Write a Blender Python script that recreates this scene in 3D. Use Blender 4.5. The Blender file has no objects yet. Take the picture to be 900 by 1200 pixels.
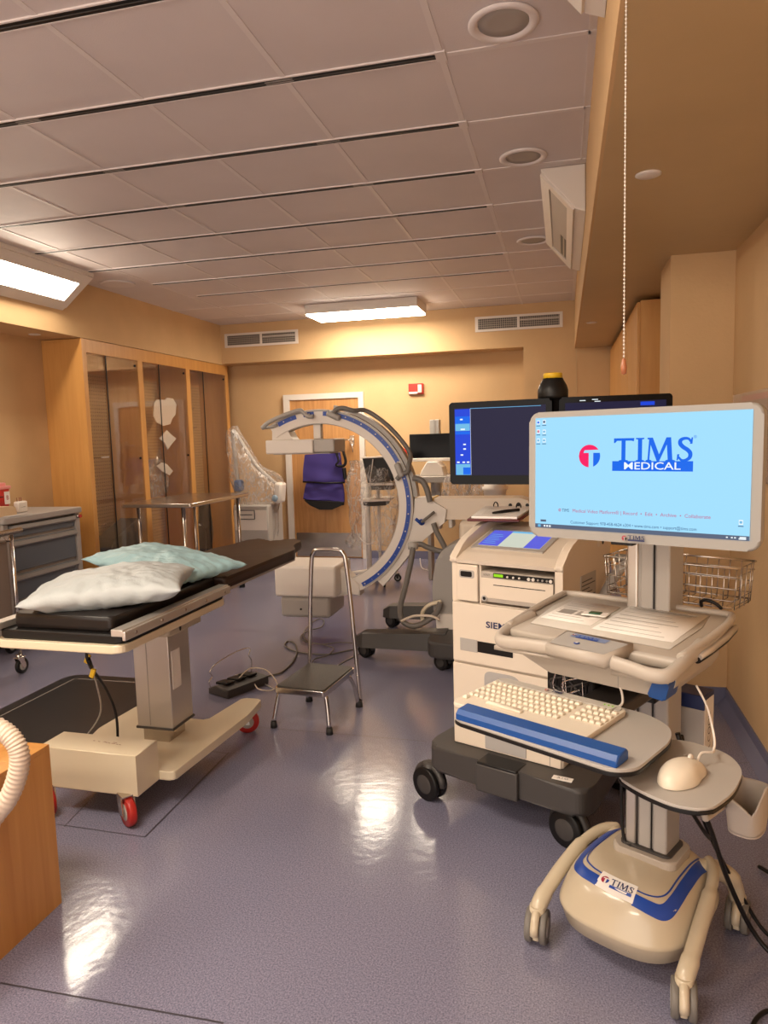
import bpy, bmesh, math, random
import numpy as np
from mathutils import Vector, Matrix, noise
R = math.radians; PI = math.pi
random.seed(4)
C = bpy.context.scene.collection
# ------------------------------------------------------------------ camera maths
CAMH = 1.55; FPX = 843.56; YAW, PITCH, ROLL = .2464299, .1045594, -.02849255
def cam_axes():
    fw = Vector((-math.sin(YAW)*math.cos(PITCH), math.cos(YAW)*math.cos(PITCH), -math.sin(PITCH)))
    rt = Vector((math.cos(YAW), math.sin(YAW), 0)); up = rt.cross(fw)
    return rt*math.cos(ROLL)+up*math.sin(ROLL), up*math.cos(ROLL)-rt*math.sin(ROLL), fw
AX = cam_axes()
def at(u, v, **k):
    """point of the room seen in the photograph at (u,v) on the plane x=, y= or z="""
    d = AX[0]*((u-450)/FPX) - AX[1]*((v-600)/FPX) + AX[2]
    (ax, val), = k.items(); i = 'xyz'.index(ax); o = Vector((0, 0, CAMH))
    return o + d*((val-o[i])/d[i])
# ------------------------------------------------------------------ materials
MATS = {}
def mat(name, col, rough=.5, metal=0, bump=0, bscale=60, var=0, vscale=8, emit=0, coat=0, spec=.5):
    if name in MATS: return MATS[name]
    m = bpy.data.materials.new(name); m.use_nodes = True; nt = m.node_tree; b = nt.nodes['Principled BSDF']
    b.inputs['Base Color'].default_value = (*col, 1); b.inputs['Roughness'].default_value = rough
    b.inputs['Metallic'].default_value = metal; b.inputs['Coat Weight'].default_value = coat
    b.inputs['Specular IOR Level'].default_value = spec
    tc = nt.nodes.new('ShaderNodeTexCoord')
    if emit:
        b.inputs['Emission Color'].default_value = (*col, 1); b.inputs['Emission Strength'].default_value = emit
        b.inputs['Base Color'].default_value = (.004, .004, .004, 1); b.inputs['Specular IOR Level'].default_value = .08; b.inputs['Roughness'].default_value = .3
    if var:
        n = nt.nodes.new('ShaderNodeTexNoise'); n.inputs['Scale'].default_value = vscale; n.inputs['Detail'].default_value = 4
        nt.links.new(tc.outputs['Object'], n.inputs['Vector'])
        mr = nt.nodes.new('ShaderNodeMapRange'); mr.inputs['From Min'].default_value = .3; mr.inputs['From Max'].default_value = .7
        mr.inputs['To Min'].default_value = 1-var; mr.inputs['To Max'].default_value = 1+var
        nt.links.new(n.outputs['Fac'], mr.inputs['Value'])
        mx = nt.nodes.new('ShaderNodeVectorMath'); mx.operation = 'SCALE'; mx.inputs[0].default_value = col
        nt.links.new(mr.outputs[0], mx.inputs['Scale']); nt.links.new(mx.outputs[0], b.inputs['Base Color'])
    if bump:
        n = nt.nodes.new('ShaderNodeTexNoise'); n.inputs['Scale'].default_value = bscale; n.inputs['Detail'].default_value = 5
        nt.links.new(tc.outputs['Object'], n.inputs['Vector'])
        bp = nt.nodes.new('ShaderNodeBump'); bp.inputs['Strength'].default_value = bump; bp.inputs['Distance'].default_value = .01
        nt.links.new(n.outputs['Fac'], bp.inputs['Height']); nt.links.new(bp.outputs[0], b.inputs['Normal'])
    MATS[name] = m; return m
def wood(name, c1, c2, axis='Z', rough=.45, scale=1.6):
    m = bpy.data.materials.new(name); m.use_nodes = True; nt = m.node_tree; b = nt.nodes['Principled BSDF']
    tc = nt.nodes.new('ShaderNodeTexCoord'); mp = nt.nodes.new('ShaderNodeMapping')
    s = {'X': (1, 14, 14), 'Y': (14, 1, 14), 'Z': (14, 14, 1)}[axis]; mp.inputs['Scale'].default_value = s
    n = nt.nodes.new('ShaderNodeTexNoise'); n.inputs['Scale'].default_value = scale; n.inputs['Detail'].default_value = 6; n.inputs['Distortion'].default_value = .6
    cr = nt.nodes.new('ShaderNodeValToRGB'); cr.color_ramp.elements[0].position = .3; cr.color_ramp.elements[1].position = .72
    cr.color_ramp.elements[0].color = (*c1, 1); cr.color_ramp.elements[1].color = (*c2, 1)
    nt.links.new(tc.outputs['Object'], mp.inputs[0]); nt.links.new(mp.outputs[0], n.inputs['Vector'])
    nt.links.new(n.outputs['Fac'], cr.inputs[0]); nt.links.new(cr.outputs[0], b.inputs['Base Color'])
    b.inputs['Roughness'].default_value = rough; MATS[name] = m; return m
def clear(name, col=(1, 1, 1), tr=.8, rough=.08, bump=0, bscale=12, crease_glint=0):
    """thin clear sheet: transparent mixed with a glossy face"""
    m = bpy.data.materials.new(name); m.use_nodes = True; nt = m.node_tree; nt.nodes.clear()
    o = nt.nodes.new('ShaderNodeOutputMaterial'); t = nt.nodes.new('ShaderNodeBsdfTransparent'); t.inputs[0].default_value = (*col, 1)
    g = nt.nodes.new('ShaderNodeBsdfGlossy'); g.inputs['Roughness'].default_value = rough; g.inputs[0].default_value = (.95, .93, .92, 1)
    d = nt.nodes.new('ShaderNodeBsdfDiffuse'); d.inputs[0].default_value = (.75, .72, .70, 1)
    fr = nt.nodes.new('ShaderNodeFresnel'); ge = nt.nodes.new('ShaderNodeNewGeometry'); io = nt.nodes.new('ShaderNodeMapRange'); io.inputs['To Min'].default_value = 1.42; io.inputs['To Max'].default_value = .704
    nt.links.new(ge.outputs['Backfacing'], io.inputs['Value']); nt.links.new(io.outputs[0], fr.inputs['IOR'])
    m1 = nt.nodes.new('ShaderNodeMixShader'); m1.inputs[0].default_value = tr
    nt.links.new(d.outputs[0], m1.inputs[1]); nt.links.new(t.outputs[0], m1.inputs[2])
    m2 = nt.nodes.new('ShaderNodeMixShader'); nt.links.new(fr.outputs[0], m2.inputs[0])
    nt.links.new(m1.outputs[0], m2.inputs[1]); nt.links.new(g.outputs[0], m2.inputs[2]); nt.links.new(m2.outputs[0], o.inputs[0])
    if crease_glint: # whitish streaks on noise ridges, highlights of the wrinkled film painted in
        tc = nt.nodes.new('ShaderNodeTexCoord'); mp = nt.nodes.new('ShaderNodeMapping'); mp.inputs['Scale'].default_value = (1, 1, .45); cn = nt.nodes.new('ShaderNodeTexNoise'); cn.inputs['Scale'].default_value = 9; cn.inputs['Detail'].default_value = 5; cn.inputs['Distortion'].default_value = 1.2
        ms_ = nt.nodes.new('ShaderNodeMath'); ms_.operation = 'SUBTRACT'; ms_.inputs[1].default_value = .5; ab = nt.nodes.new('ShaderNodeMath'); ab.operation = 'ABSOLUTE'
        cm = nt.nodes.new('ShaderNodeMapRange'); cm.inputs['From Max'].default_value = .035; cm.inputs['To Min'].default_value = tr-crease_glint*.6; cm.inputs['To Max'].default_value = tr
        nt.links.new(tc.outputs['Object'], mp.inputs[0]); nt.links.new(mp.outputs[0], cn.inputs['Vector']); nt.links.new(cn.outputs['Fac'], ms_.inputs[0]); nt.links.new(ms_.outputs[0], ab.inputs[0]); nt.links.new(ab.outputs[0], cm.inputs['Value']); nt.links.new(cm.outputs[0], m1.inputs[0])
    if bump:
        tc = nt.nodes.new('ShaderNodeTexCoord'); n = nt.nodes.new('ShaderNodeTexNoise'); n.inputs['Scale'].default_value = bscale; n.inputs['Detail'].default_value = 6
        n.inputs['Distortion'].default_value = 1.5
        nt.links.new(tc.outputs['Object'], n.inputs['Vector'])
        bp = nt.nodes.new('ShaderNodeBump'); bp.inputs['Strength'].default_value = bump; bp.inputs['Distance'].default_value = .05
        nt.links.new(n.outputs['Fac'], bp.inputs['Height'])
        for x in (g, d, fr): nt.links.new(bp.outputs[0], x.inputs['Normal'])
    MATS[name] = m; return m
wallm = mat('wall_paint', (.60, .395, .20), .75, bump=.12, bscale=90, var=.05, vscale=3)
wallr = mat('wall_paint_textured', (.58, .38, .195), .75, bump=.15, bscale=60, var=.06, vscale=2)
soffm = mat('soffit_paint', (.52, .37, .19), .42, bump=.12, bscale=25, var=.07, vscale=1.5)
ceilm = mat('ceiling_panel', (.68, .615, .61), .6, bump=.10, bscale=160, var=.04, vscale=2)
ceilt = mat('ceiling_tee', (.74, .68, .67), .5)
woodc = wood('maple_cabinet', (.56, .27, .075), (.64, .33, .10), 'Z', .4)
woodd = wood('door_veneer', (.44, .20, .065), (.60, .31, .11), 'Z', .4, 2.2)
woodb = wood('birch_box', (.50, .22, .055), (.62, .31, .09), 'Z', .4)
white = mat('white_paint', (.72, .66, .60), .4)
offw = mat('warm_white_plastic', (.70, .60, .49), .4)
beige = mat('beige_plastic', (.43, .375, .32), .38)
beige2 = mat('beige_shell', (.53, .45, .33), .28, coat=.3)
cream = mat('cream_enamel', (.66, .57, .42), .3, coat=.2)
grey = mat('grey_plastic', (.34, .315, .29), .4)
lgrey = mat('light_grey_plastic', (.40, .37, .34), .42)
dgrey = mat('dark_grey_plastic', (.05, .044, .042), .5, bump=.05, bscale=300)
black = mat('black_plastic', (.008, .007, .007), .4, spec=.3)
rubber = mat('black_rubber', (.02, .018, .017), .6)
vinyl = mat('black_vinyl', (.010, .007, .006), .36, bump=.06, bscale=14, spec=.35)
vinylb = mat('brown_black_vinyl', (.034, .017, .011), .42, bump=.15, bscale=9, spec=.35)
alu = mat('brushed_aluminium', (.60, .56, .52), .38, .75)
chrome = mat('chrome', (.72, .69, .66), .16, 1)
steel = mat('stainless_steel', (.55, .50, .45), .25, 1)
blue = mat('blue_stripe', (.010, .055, .33), .35)
blueg = mat('blue_gel', (.006, .062, .26), .4)
navy = mat('navy_plastic', (.01, .02, .09), .4)
redw = mat('red_polyurethane', (.42, .02, .015), .35)
redp = mat('red_plastic', (.62, .03, .02), .4)
pinkp = mat('translucent_pink_lid', (.75, .28, .26), .4)
slate = mat('slate_blue_drawer', (.10, .12, .15), .45, bump=.04, bscale=200)
handm = mat('drawer_pull_grey', (.26, .25, .245), .4)
cartg = mat('cart_frame_grey', (.36, .33, .31), .45)
paper = mat('paper', (.80, .76, .72), .6)
ink = mat('ink', (.05, .05, .06), .6)
yellow = mat('yellow_tape', (.75, .47, .02), .5)
hosem = mat('hose_grey', (.16, .145, .13), .5)
purple = mat('purple_apron', (.045, .028, .19), .75, bump=.08, bscale=9)
pillw = mat('pale_pillow', (.40, .43, .44), .5, bump=.8, bscale=13)
pillb = mat('aqua_pillow', (.28, .44, .48), .5, bump=.8, bscale=13)
matm = mat('dark_floor_mat', (.014, .011, .011), .34, bump=.08, bscale=120, var=.15, vscale=5)
tubem = mat('corrugated_hose', (.62, .50, .40), .5)
pegm = None
glassm = clear('cabinet_glass', (.95, .93, .90), .97, .02)
plasm = clear('plastic_drape', (.97, .96, .95), .86, .14, bump=1, bscale=7, crease_glint=.75)
plash = clear('clear_plastic', (.95, .93, .92), .8, .15)
darkpl = mat('dark_bag', (.035, .035, .045), .3, bump=.8, bscale=12)
lit = mat('lamp_diffuser', (1, .86, .68), emit=15)
meshgrey = mat('speaker_cloth', (.40, .375, .36), .8, bump=.3, bscale=400)
scrb = mat('screen_black', (.004, .004, .005), .15, spec=.12)
scrn = mat('screen_navy', (.014, .013, .045), emit=.39)
EXP = 1.35
def em(name, c, s=1.0): return mat(name, c, emit=s/2**EXP)
s_sky = em('screen_sky_blue', (.36, .74, 1), 1.0); s_blue = em('screen_blue', (.0, .14, .85), 1.0); s_pink = em('screen_pink', (.95, .01, .13), 1.0)
s_white = em('screen_white', (.9, .97, 1), 1.0); s_bar = em('screen_taskbar', (.10, .13, .20), 1.0); s_txt = em('screen_text', (.04, .10, .22), 1.0)
s_vio = em('screen_violet', (.13, .14, .80), .9); s_cream = em('screen_cream', (.70, .74, .62), .9); s_green = em('screen_green', (.35, .75, .02), 1.0); s_ui = em('screen_ui_blue', (.01, .06, .70), 1.0)
s_cy = em('screen_cyan', (.16, .50, .80), 1.0)
def floor_mat():
    m = bpy.data.materials.new('speckled_vinyl_floor'); m.use_nodes = True; nt = m.node_tree; b = nt.nodes['Principled BSDF']
    tc = nt.nodes.new('ShaderNodeTexCoord')
    n = nt.nodes.new('ShaderNodeTexNoise'); n.inputs['Scale'].default_value = 190; n.inputs['Detail'].default_value = 4; n.inputs['Roughness'].default_value = .7
    n2 = nt.nodes.new('ShaderNodeTexNoise'); n2.inputs['Scale'].default_value = 1.3; n2.inputs['Detail'].default_value = 3
    cr = nt.nodes.new('ShaderNodeValToRGB'); cr.color_ramp.elements[0].position = .35; cr.color_ramp.elements[1].position = .68
    cr.color_ramp.elements[0].color = (.115, .114, .18, 1); cr.color_ramp.elements[1].color = (.31, .30, .405, 1)
    nt.links.new(tc.outputs['Object'], n.inputs['Vector']); nt.links.new(tc.outputs['Object'], n2.inputs['Vector'])
    nt.links.new(n.outputs['Fac'], cr.inputs[0]); nt.links.new(cr.outputs[0], b.inputs['Base Color'])
    mr = nt.nodes.new('ShaderNodeMapRange'); mr.inputs['To Min'].default_value = .10; mr.inputs['To Max'].default_value = .22
    nt.links.new(n2.outputs['Fac'], mr.inputs['Value']); nt.links.new(mr.outputs[0], b.inputs['Roughness'])
    bp = nt.nodes.new('ShaderNodeBump'); bp.inputs['Strength'].default_value = .045; bp.inputs['Distance'].default_value = .02
    nn = nt.nodes.new('ShaderNodeTexNoise'); nn.inputs['Scale'].default_value = 22; nn.inputs['Detail'].default_value = 4
    nt.links.new(tc.outputs['Object'], nn.inputs['Vector'])
    nt.links.new(nn.outputs['Fac'], bp.inputs['Height']); nt.links.new(bp.outputs[0], b.inputs['Normal'])
    b.inputs['Specular IOR Level'].default_value = .6
    return m
floorm = floor_mat(); covem = mat('cove_base_vinyl', (.13, .13, .21), .35); seamm = mat('floor_seam', (.05, .045, .06), .5)
def peg_mat():
    m = bpy.data.materials.new('pegboard'); m.use_nodes = True; nt = m.node_tree; b = nt.nodes['Principled BSDF']
    tc = nt.nodes.new('ShaderNodeTexCoord'); sc = nt.nodes.new('ShaderNodeVectorMath'); sc.operation = 'SCALE'; sc.inputs['Scale'].default_value = 28
    fr = nt.nodes.new('ShaderNodeVectorMath'); fr.operation = 'FRACTION'; sub = nt.nodes.new('ShaderNodeVectorMath'); sub.operation = 'SUBTRACT'; sub.inputs[1].default_value = (.5, .5, .5)
    ml = nt.nodes.new('ShaderNodeVectorMath'); ml.operation = 'MULTIPLY'; ml.inputs[1].default_value = (0, 1, 1)
    ln = nt.nodes.new('ShaderNodeVectorMath'); ln.operation = 'LENGTH'; gt = nt.nodes.new('ShaderNodeMath'); gt.operation = 'GREATER_THAN'; gt.inputs[1].default_value = .17
    mx = nt.nodes.new('ShaderNodeMix'); mx.data_type = 'RGBA'; mx.inputs['A'].default_value = (.08, .04, .02, 1); mx.inputs['B'].default_value = (.50, .29, .11, 1)
    L = nt.links.new
    L(tc.outputs['Object'], sc.inputs[0]); L(sc.outputs[0], fr.inputs[0]); L(fr.outputs[0], sub.inputs[0]); L(sub.outputs[0], ml.inputs[0]); L(ml.outputs[0], ln.inputs[0])
    L(ln.outputs['Value'], gt.inputs[0]); L(gt.outputs[0], mx.inputs['Factor']); L(mx.outputs['Result'], b.inputs['Base Color']); b.inputs['Roughness'].default_value = .6
    return m
pegm = peg_mat()
def grid_mat():
    m = bpy.data.materials.new('egg_crate_grille'); m.use_nodes = True; nt = m.node_tree; b = nt.nodes['Principled BSDF']
    tc = nt.nodes.new('ShaderNodeTexCoord'); sc = nt.nodes.new('ShaderNodeVectorMath'); sc.operation = 'SCALE'; sc.inputs['Scale'].default_value = 42
    fr = nt.nodes.new('ShaderNodeVectorMath'); fr.operation = 'FRACTION'; sp = nt.nodes.new('ShaderNodeSeparateXYZ')
    a = nt.nodes.new('ShaderNodeMath'); a.operation = 'LESS_THAN'; a.inputs[1].default_value = .28
    c = nt.nodes.new('ShaderNodeMath'); c.operation = 'LESS_THAN'; c.inputs[1].default_value = .28
    mm = nt.nodes.new('ShaderNodeMath'); mm.operation = 'MAXIMUM'
    mx = nt.nodes.new('ShaderNodeMix'); mx.data_type = 'RGBA'; mx.inputs['A'].default_value = (.035, .03, .028, 1); mx.inputs['B'].default_value = (.36, .31, .26, 1)
    L = nt.links.new; L(tc.outputs['Object'], sc.inputs[0]); L(sc.outputs[0], fr.inputs[0]); L(fr.outputs[0], sp.inputs[0])
    L(sp.outputs['X'], a.inputs[0]); L(sp.outputs['Z'], c.inputs[0]); L(a.outputs[0], mm.inputs[0]); L(c.outputs[0], mm.inputs[1])
    L(mm.outputs[0], mx.inputs['Factor']); L(mx.outputs['Result'], b.inputs['Base Color'])
    return m
gridm = grid_mat()
# ------------------------------------------------------------------ mesh builder
class M:
    def __init__(s): s.bm = bmesh.new(); s.mats = []
    def _mi(s, m):
        if m is None: return 0
        if m not in s.mats: s.mats.append(m)
        return s.mats.index(m)
    def _add(s, verts, faces, m, smooth=False):
        vs = [s.bm.verts.new(v) for v in verts]; mi = s._mi(m); out = []
        for f in faces:
            try: fc = s.bm.faces.new([vs[i] for i in f])
            except ValueError: continue
            fc.material_index = mi; fc.smooth = smooth; out.append(fc)
        return vs, out
    def box(s, c, d, m=None, bev=0, rot=None, seg=2):
        x, y, z = [k/2 for k in d]; V = [Vector((i*x, j*y, k*z)) for i in (-1, 1) for j in (-1, 1) for k in (-1, 1)]
        if rot is not None: V = [rot @ v for v in V]
        V = [v+Vector(c) for v in V]
        vs, fs = s._add(V, [(0, 1, 3, 2), (4, 6, 7, 5), (0, 4, 5, 1), (2, 3, 7, 6), (0, 2, 6, 4), (1, 5, 7, 3)], m)
        if bev:
            es = list({e for f in fs for e in f.edges})
            r = bmesh.ops.bevel(s.bm, geom=es, offset=min(bev, min(d)*.45), segments=seg, affect='EDGES', profile=.5)
            mi = s._mi(m)
            for f in r['faces']: f.material_index = mi; f.smooth = True
        return s
    def b2(s, lo, hi, m=None, bev=0): # box by corners
        return s.box([(a+b)/2 for a, b in zip(lo, hi)], [abs(b-a) for a, b in zip(lo, hi)], m, bev)
    def prism(s, pts, lo, hi, axis='z', m=None, bev=0, smooth=False):
        """2-D outline extruded along axis. x:(y,z) y:(x,z) z:(x,y)"""
        def P(p, h): return {'z': (p[0], p[1], h), 'y': (p[0], h, p[1]), 'x': (h, p[0], p[1])}[axis]
        n = len(pts); V = [P(p, lo) for p in pts]+[P(p, hi) for p in pts]
        F = [tuple(range(n)), tuple(range(2*n-1, n-1, -1))]+[(i, i+n, (i+1) % n+n, (i+1) % n) for i in range(n)]
        vs, fs = s._add(V, F, m)
        if smooth:
            for f in fs[2:]: f.smooth = True
        if bev:
            es = list({e for f in fs[:2] for e in f.edges}); mi = s._mi(m)
            r = bmesh.ops.bevel(s.bm, geom=es, offset=bev, segments=2, affect='EDGES', profile=.5)
            for f in r['faces']: f.material_index = mi; f.smooth = True
        return s
    def poly(s, pts, m=None): s._add(pts, [tuple(range(len(pts)))], m); return s
    def tube(s, path, r, m=None, seg=10, closed=False, caps=True, flat=1.0):
        P = [Vector(p) for p in path]; n = len(P); rr = r if isinstance(r, (list, tuple)) else [r]*n
        rings = []; prev = None
        for i, p in enumerate(P):
            if closed: t = P[(i+1) % n]-P[i-1]
            else: t = P[min(i+1, n-1)]-P[max(i-1, 0)]
            t.normalize()
            if prev is None:
                a = Vector((0, 0, 1)) if abs(t.z) < .9 else Vector((1, 0, 0)); u = t.cross(a).normalized()
            else:
                u = (prev - t*prev.dot(t));
                u = u.normalized() if u.length > 1e-6 else t.orthogonal().normalized()
            prev = u; w = t.cross(u)
            rings.append([p+u*math.cos(2*PI*k/seg)*rr[i]+w*math.sin(2*PI*k/seg)*rr[i]*flat for k in range(seg)])
        V = [v for g in rings for v in g]; F = []
        for i in range(n if closed else n-1):
            j = (i+1) % n
            for k in range(seg): F.append((i*seg+k, i*seg+(k+1) % seg, j*seg+(k+1) % seg, j*seg+k))
        nf = len(F)
        if caps and not closed: F += [tuple(range(seg-1, -1, -1)), tuple((n-1)*seg+k for k in range(seg))]
        vs, fs = s._add(V, F, m, True)
        if caps and not closed:
            for f in fs[nf:]: f.smooth = False
        return s
    def cyl(s, a, b, r, m=None, seg=20, r2=None):
        s.tube([a, b], [r, r if r2 is None else r2], m, seg); return s
    def lathe(s, prof, c=(0, 0, 0), m=None, axis='z', seg=24, rot=None):
        V = []; F = []; n = len(prof)
        for k in range(seg):
            a = 2*PI*k/seg
            for (r, h) in prof:
                p = {'z': (r*math.cos(a), r*math.sin(a), h), 'x': (h, r*math.cos(a), r*math.sin(a)), 'y': (r*math.cos(a), h, r*math.sin(a))}[axis]
                p = Vector(p)
                if rot is not None: p = rot @ p
                V.append(p+Vector(c))
        for k in range(seg):
            j = (k+1) % seg
            for i in range(n-1): F.append((k*n+i, j*n+i, j*n+i+1, k*n+i+1))
        s._add(V, F, m, True); return s
    def grid(s, fn, nu, nv, m=None, closeu=False, smooth=True):
        V = [fn(i/(nu-1 if not closeu else nu), j/(nv-1)) for i in range(nu) for j in range(nv)]
        F = [(i*nv+j, ((i+1) % nu)*nv+j, ((i+1) % nu)*nv+j+1, i*nv+j+1) for i in range(nu if closeu else nu-1) for j in range(nv-1)]
        s._add(V, F, m, smooth); return s
    def loft(s, rings, m=None, caps=True, sm=True):
        n = len(rings[0]); V = [p for r in rings for p in r]
        F = [(i*n+k, i*n+(k+1) % n, (i+1)*n+(k+1) % n, (i+1)*n+k) for i in range(len(rings)-1) for k in range(n)]
        if caps: F += [tuple(range(n-1, -1, -1)), tuple((len(rings)-1)*n+k for k in range(n))]
        s._add(V, F, m, sm); return s
    def add_mesh(s, me, mtx, m):
        mi = s._mi(m); b = bmesh.new(); b.from_mesh(me); b.transform(mtx)
        mp = {v: s.bm.verts.new(v.co) for v in b.verts}
        for f in b.faces:
            try: g = s.bm.faces.new([mp[v] for v in f.verts]); g.material_index = mi
            except ValueError: pass
        b.free(); return s
    def build(s, name, m=None, parent=None, world=False, fix=True, cols=None):
        me = bpy.data.meshes.new(name)
        if fix: bmesh.ops.recalc_face_normals(s.bm, faces=s.bm.faces)
        if world and parent is not None:
            mw = parent.matrix_basis.copy(); p = parent.parent
            while p is not None: mw = p.matrix_basis @ mw; p = p.parent
            s.bm.transform(mw.inverted())
        s.bm.to_mesh(me); s.bm.free()
        if s.mats:
            for k in s.mats: me.materials.append(k if k else m)
        elif m: me.materials.append(m)
        o = bpy.data.objects.new(name, me); C.objects.link(o)
        if parent is not None: o.parent = parent
        return o
def tag(o, label=None, cat=None, group=None, kind=None):
    if label: o['label'] = label
    if cat: o['category'] = cat
    if group: o['group'] = group
    if kind: o['kind'] = kind
    return o
def thing(name, label, cat, loc=(0, 0, 0), rz=0, group=None):
    o = bpy.data.objects.new(name, None); C.objects.link(o); o.location = loc; o.rotation_euler = (0, 0, R(rz)); o.empty_display_size = .1
    o.matrix_basis = Matrix.Translation(Vector(loc)) @ Matrix.Rotation(R(rz), 4, 'Z')
    return tag(o, label, cat, group)
def struct(o): o['kind'] = 'structure'; return o
def dup(root, loc=None, label=None, rz=None):
    r = root.copy(); C.objects.link(r)
    if loc is not None: r.location = loc
    if rz is not None: r.rotation_euler = (0, 0, R(rz))
    if label: r['label'] = label
    for ch in list(root.children):
        c = ch.copy(); C.objects.link(c); c.parent = r
        for g in ch.children:
            d = g.copy(); C.objects.link(d); d.parent = c
    return r
def smooth_path(pts, n=8, closed=False):
    P = [Vector(p) for p in pts]; out = []; N = len(P)
    for i in range(N if closed else N-1):
        a, b = P[i], P[(i+1) % N]; p0 = P[i-1] if (i > 0 or closed) else a; p3 = P[(i+2) % N] if (i+2 < N or closed) else b
        for k in range(n):
            t = k/n; out.append(.5*((2*a)+(b-p0)*t+(2*p0-5*a+4*b-p3)*t*t+(3*a-p0-3*b+p3)*t**3))
    if not closed: out.append(P[-1])
    return out
def rrect(x0, y0, x1, y1, r, n=5):
    o = []
    for cx, cy, a in ((x1-r, y1-r, 0), (x0+r, y1-r, 90), (x0+r, y0+r, 180), (x1-r, y0+r, 270)):
        for k in range(n+1): t = R(a+90*k/n); o.append((cx+r*math.cos(t), cy+r*math.sin(t)))
    return o
def plerp(P, v):
    f = v*(len(P)-1); i = min(int(f), len(P)-2); return P[i].lerp(P[i+1], f-i)
def roundpoly(pts, r, n=5):
    o = []; N = len(pts)
    for i in range(N):
        p0, p, p1 = Vector(pts[i-1][:2]), Vector(pts[i][:2]), Vector(pts[(i+1) % N][:2])
        rr = r[i] if isinstance(r, (list, tuple)) else r
        a = (p0-p); b = (p1-p); ra = min(rr, a.length*.45, b.length*.45); A = p+a.normalized()*ra; B = p+b.normalized()*ra
        for k in range(n+1):
            t = k/n; q = A*(1-t)**2+p*2*t*(1-t)+B*t*t; o.append((q.x, q.y))
    return o
def text_mesh(s, size, bold=0, align='CENTER', shear=0, space=1):
    c = bpy.data.curves.new('t', 'FONT'); c.body = s; c.size = size; c.align_x = align; c.align_y = 'CENTER'; c.offset = bold; c.shear = shear; c.space_character = space
    c.resolution_u = 3
    o = bpy.data.objects.new('t', c); C.objects.link(o); me = bpy.data.meshes.new_from_object(o); bpy.data.objects.remove(o); bpy.data.curves.remove(c)
    return me
XZ = Matrix(((1, 0, 0, 0), (0, 0, 1, 0), (0, 1, 0, 0), (0, 0, 0, 1)))  # text plane XY -> XZ, facing -y
def letters(name, s, size, m, parent, x, y, z, bold=0, align='CENTER', rot=None, width=None):
    me = text_mesh(s, size, bold, align)
    b = M(); w = max(v.co.x for v in me.vertices)-min(v.co.x for v in me.vertices) if len(me.vertices) else 1
    sc = Matrix.Diagonal((width/w if width else 1, 1, 1, 1))
    base = XZ if rot is None else rot
    b.add_mesh(me, Matrix.Translation((x, y, z)) @ base @ sc, m)
    return b.build(name, m, parent, fix=False)
# the serif word mark and the round T emblem, as 2-D outlines one unit high
def wm_polys():
    P = []
    def rect(a, b, c, d): P.append([(a, b), (c, b), (c, d), (a, d)])
    P.append([(.0, .80), (.05, .80), (.12, .89), (.30, .89), (.30, .07), (.20, .05), (.20, 0), (.56, 0), (.56, .05), (.46, .07), (.46, .89), (.68, .89), (.78, .86), (.80, 1.0), (.0, 1.0)])
    P.append([(.86, 0), (1.18, 0), (1.18, .05), (1.10, .07), (1.10, .93), (1.18, .95), (1.18, 1), (.86, 1), (.86, .95), (.94, .93), (.94, .07), (.86, .05)])
    P.append([(1.24, 0), (1.46, 0), (1.46, .05), (1.38, .08), (1.42, .70), (1.66, 0), (1.74, 0), (2.02, .70), (2.06, .08), (1.97, .05), (1.97, 0), (2.32, 0), (2.32, .05), (2.23, .08), (2.17, 1), (2.0, 1), (1.74, .30), (1.50, 1), (1.30, 1), (1.30, .94), (1.36, .92), (1.31, .08), (1.24, .05)])
    c = smooth_path([(2.88, .80, 0), (2.80, .92, 0), (2.66, .945, 0), (2.52, .88, 0), (2.50, .74, 0), (2.60, .60, 0), (2.76, .48, 0), (2.86, .34, 0), (2.84, .16, 0), (2.70, .055, 0), (2.55, .06, 0), (2.44, .20, 0)], 4)
    a, b = [], []
    for i, p in enumerate(c):
        t = (c[min(i+1, len(c)-1)]-c[max(i-1, 0)]).normalized(); n = Vector((-t.y, t.x, 0)); w = .035+.045*math.sin(PI*i/(len(c)-1))
        a.append((p.x+n.x*w, p.y+n.y*w)); b.append((p.x-n.x*w, p.y-n.y*w))
    for i in range(len(c)-1): P.append([a[i], a[i+1], b[i+1], b[i]])
    P.append([(2.84, .72), (2.93, .72), (2.95, .98), (2.90, .98)]); P.append([(2.38, .05), (2.43, .05), (2.48, .30), (2.40, .30)])
    return P
def disc_half(lo, hi, x0, x1, n=26):
    """slice of a unit disc with x between x0 and x1, y between lo and hi"""
    pts = []
    for k in range(n+1):
        x = x0+(x1-x0)*k/n; pts.append((x, max(-math.sqrt(max(0, 1-x*x)), lo)))
    for k in range(n+1):
        x = x1-(x1-x0)*k/n; pts.append((x, min(math.sqrt(max(0, 1-x*x)), hi)))
    return pts
def emblem(F, r, red, blu, wh):
    """F maps (x,y,layer) to 3-D; returns builder"""
    b = M()
    b.poly([F(x*r, y*r, 0) for x, y in disc_half(-1, 1, -1, 1)], red)
    b.poly([F(x*r, y*r, 1) for x, y in disc_half(-1, .28, .36, 1)], blu)
    b.poly([F(x*r, y*r, 2) for x, y in [(-.55, .28), (-.45, .52), (.80, .56), (1.02, .56), (1.02, .28), (.36, .28), (.36, -1.02), (-.06, -1.02), (-.06, .28)]], wh)
    return b
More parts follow.
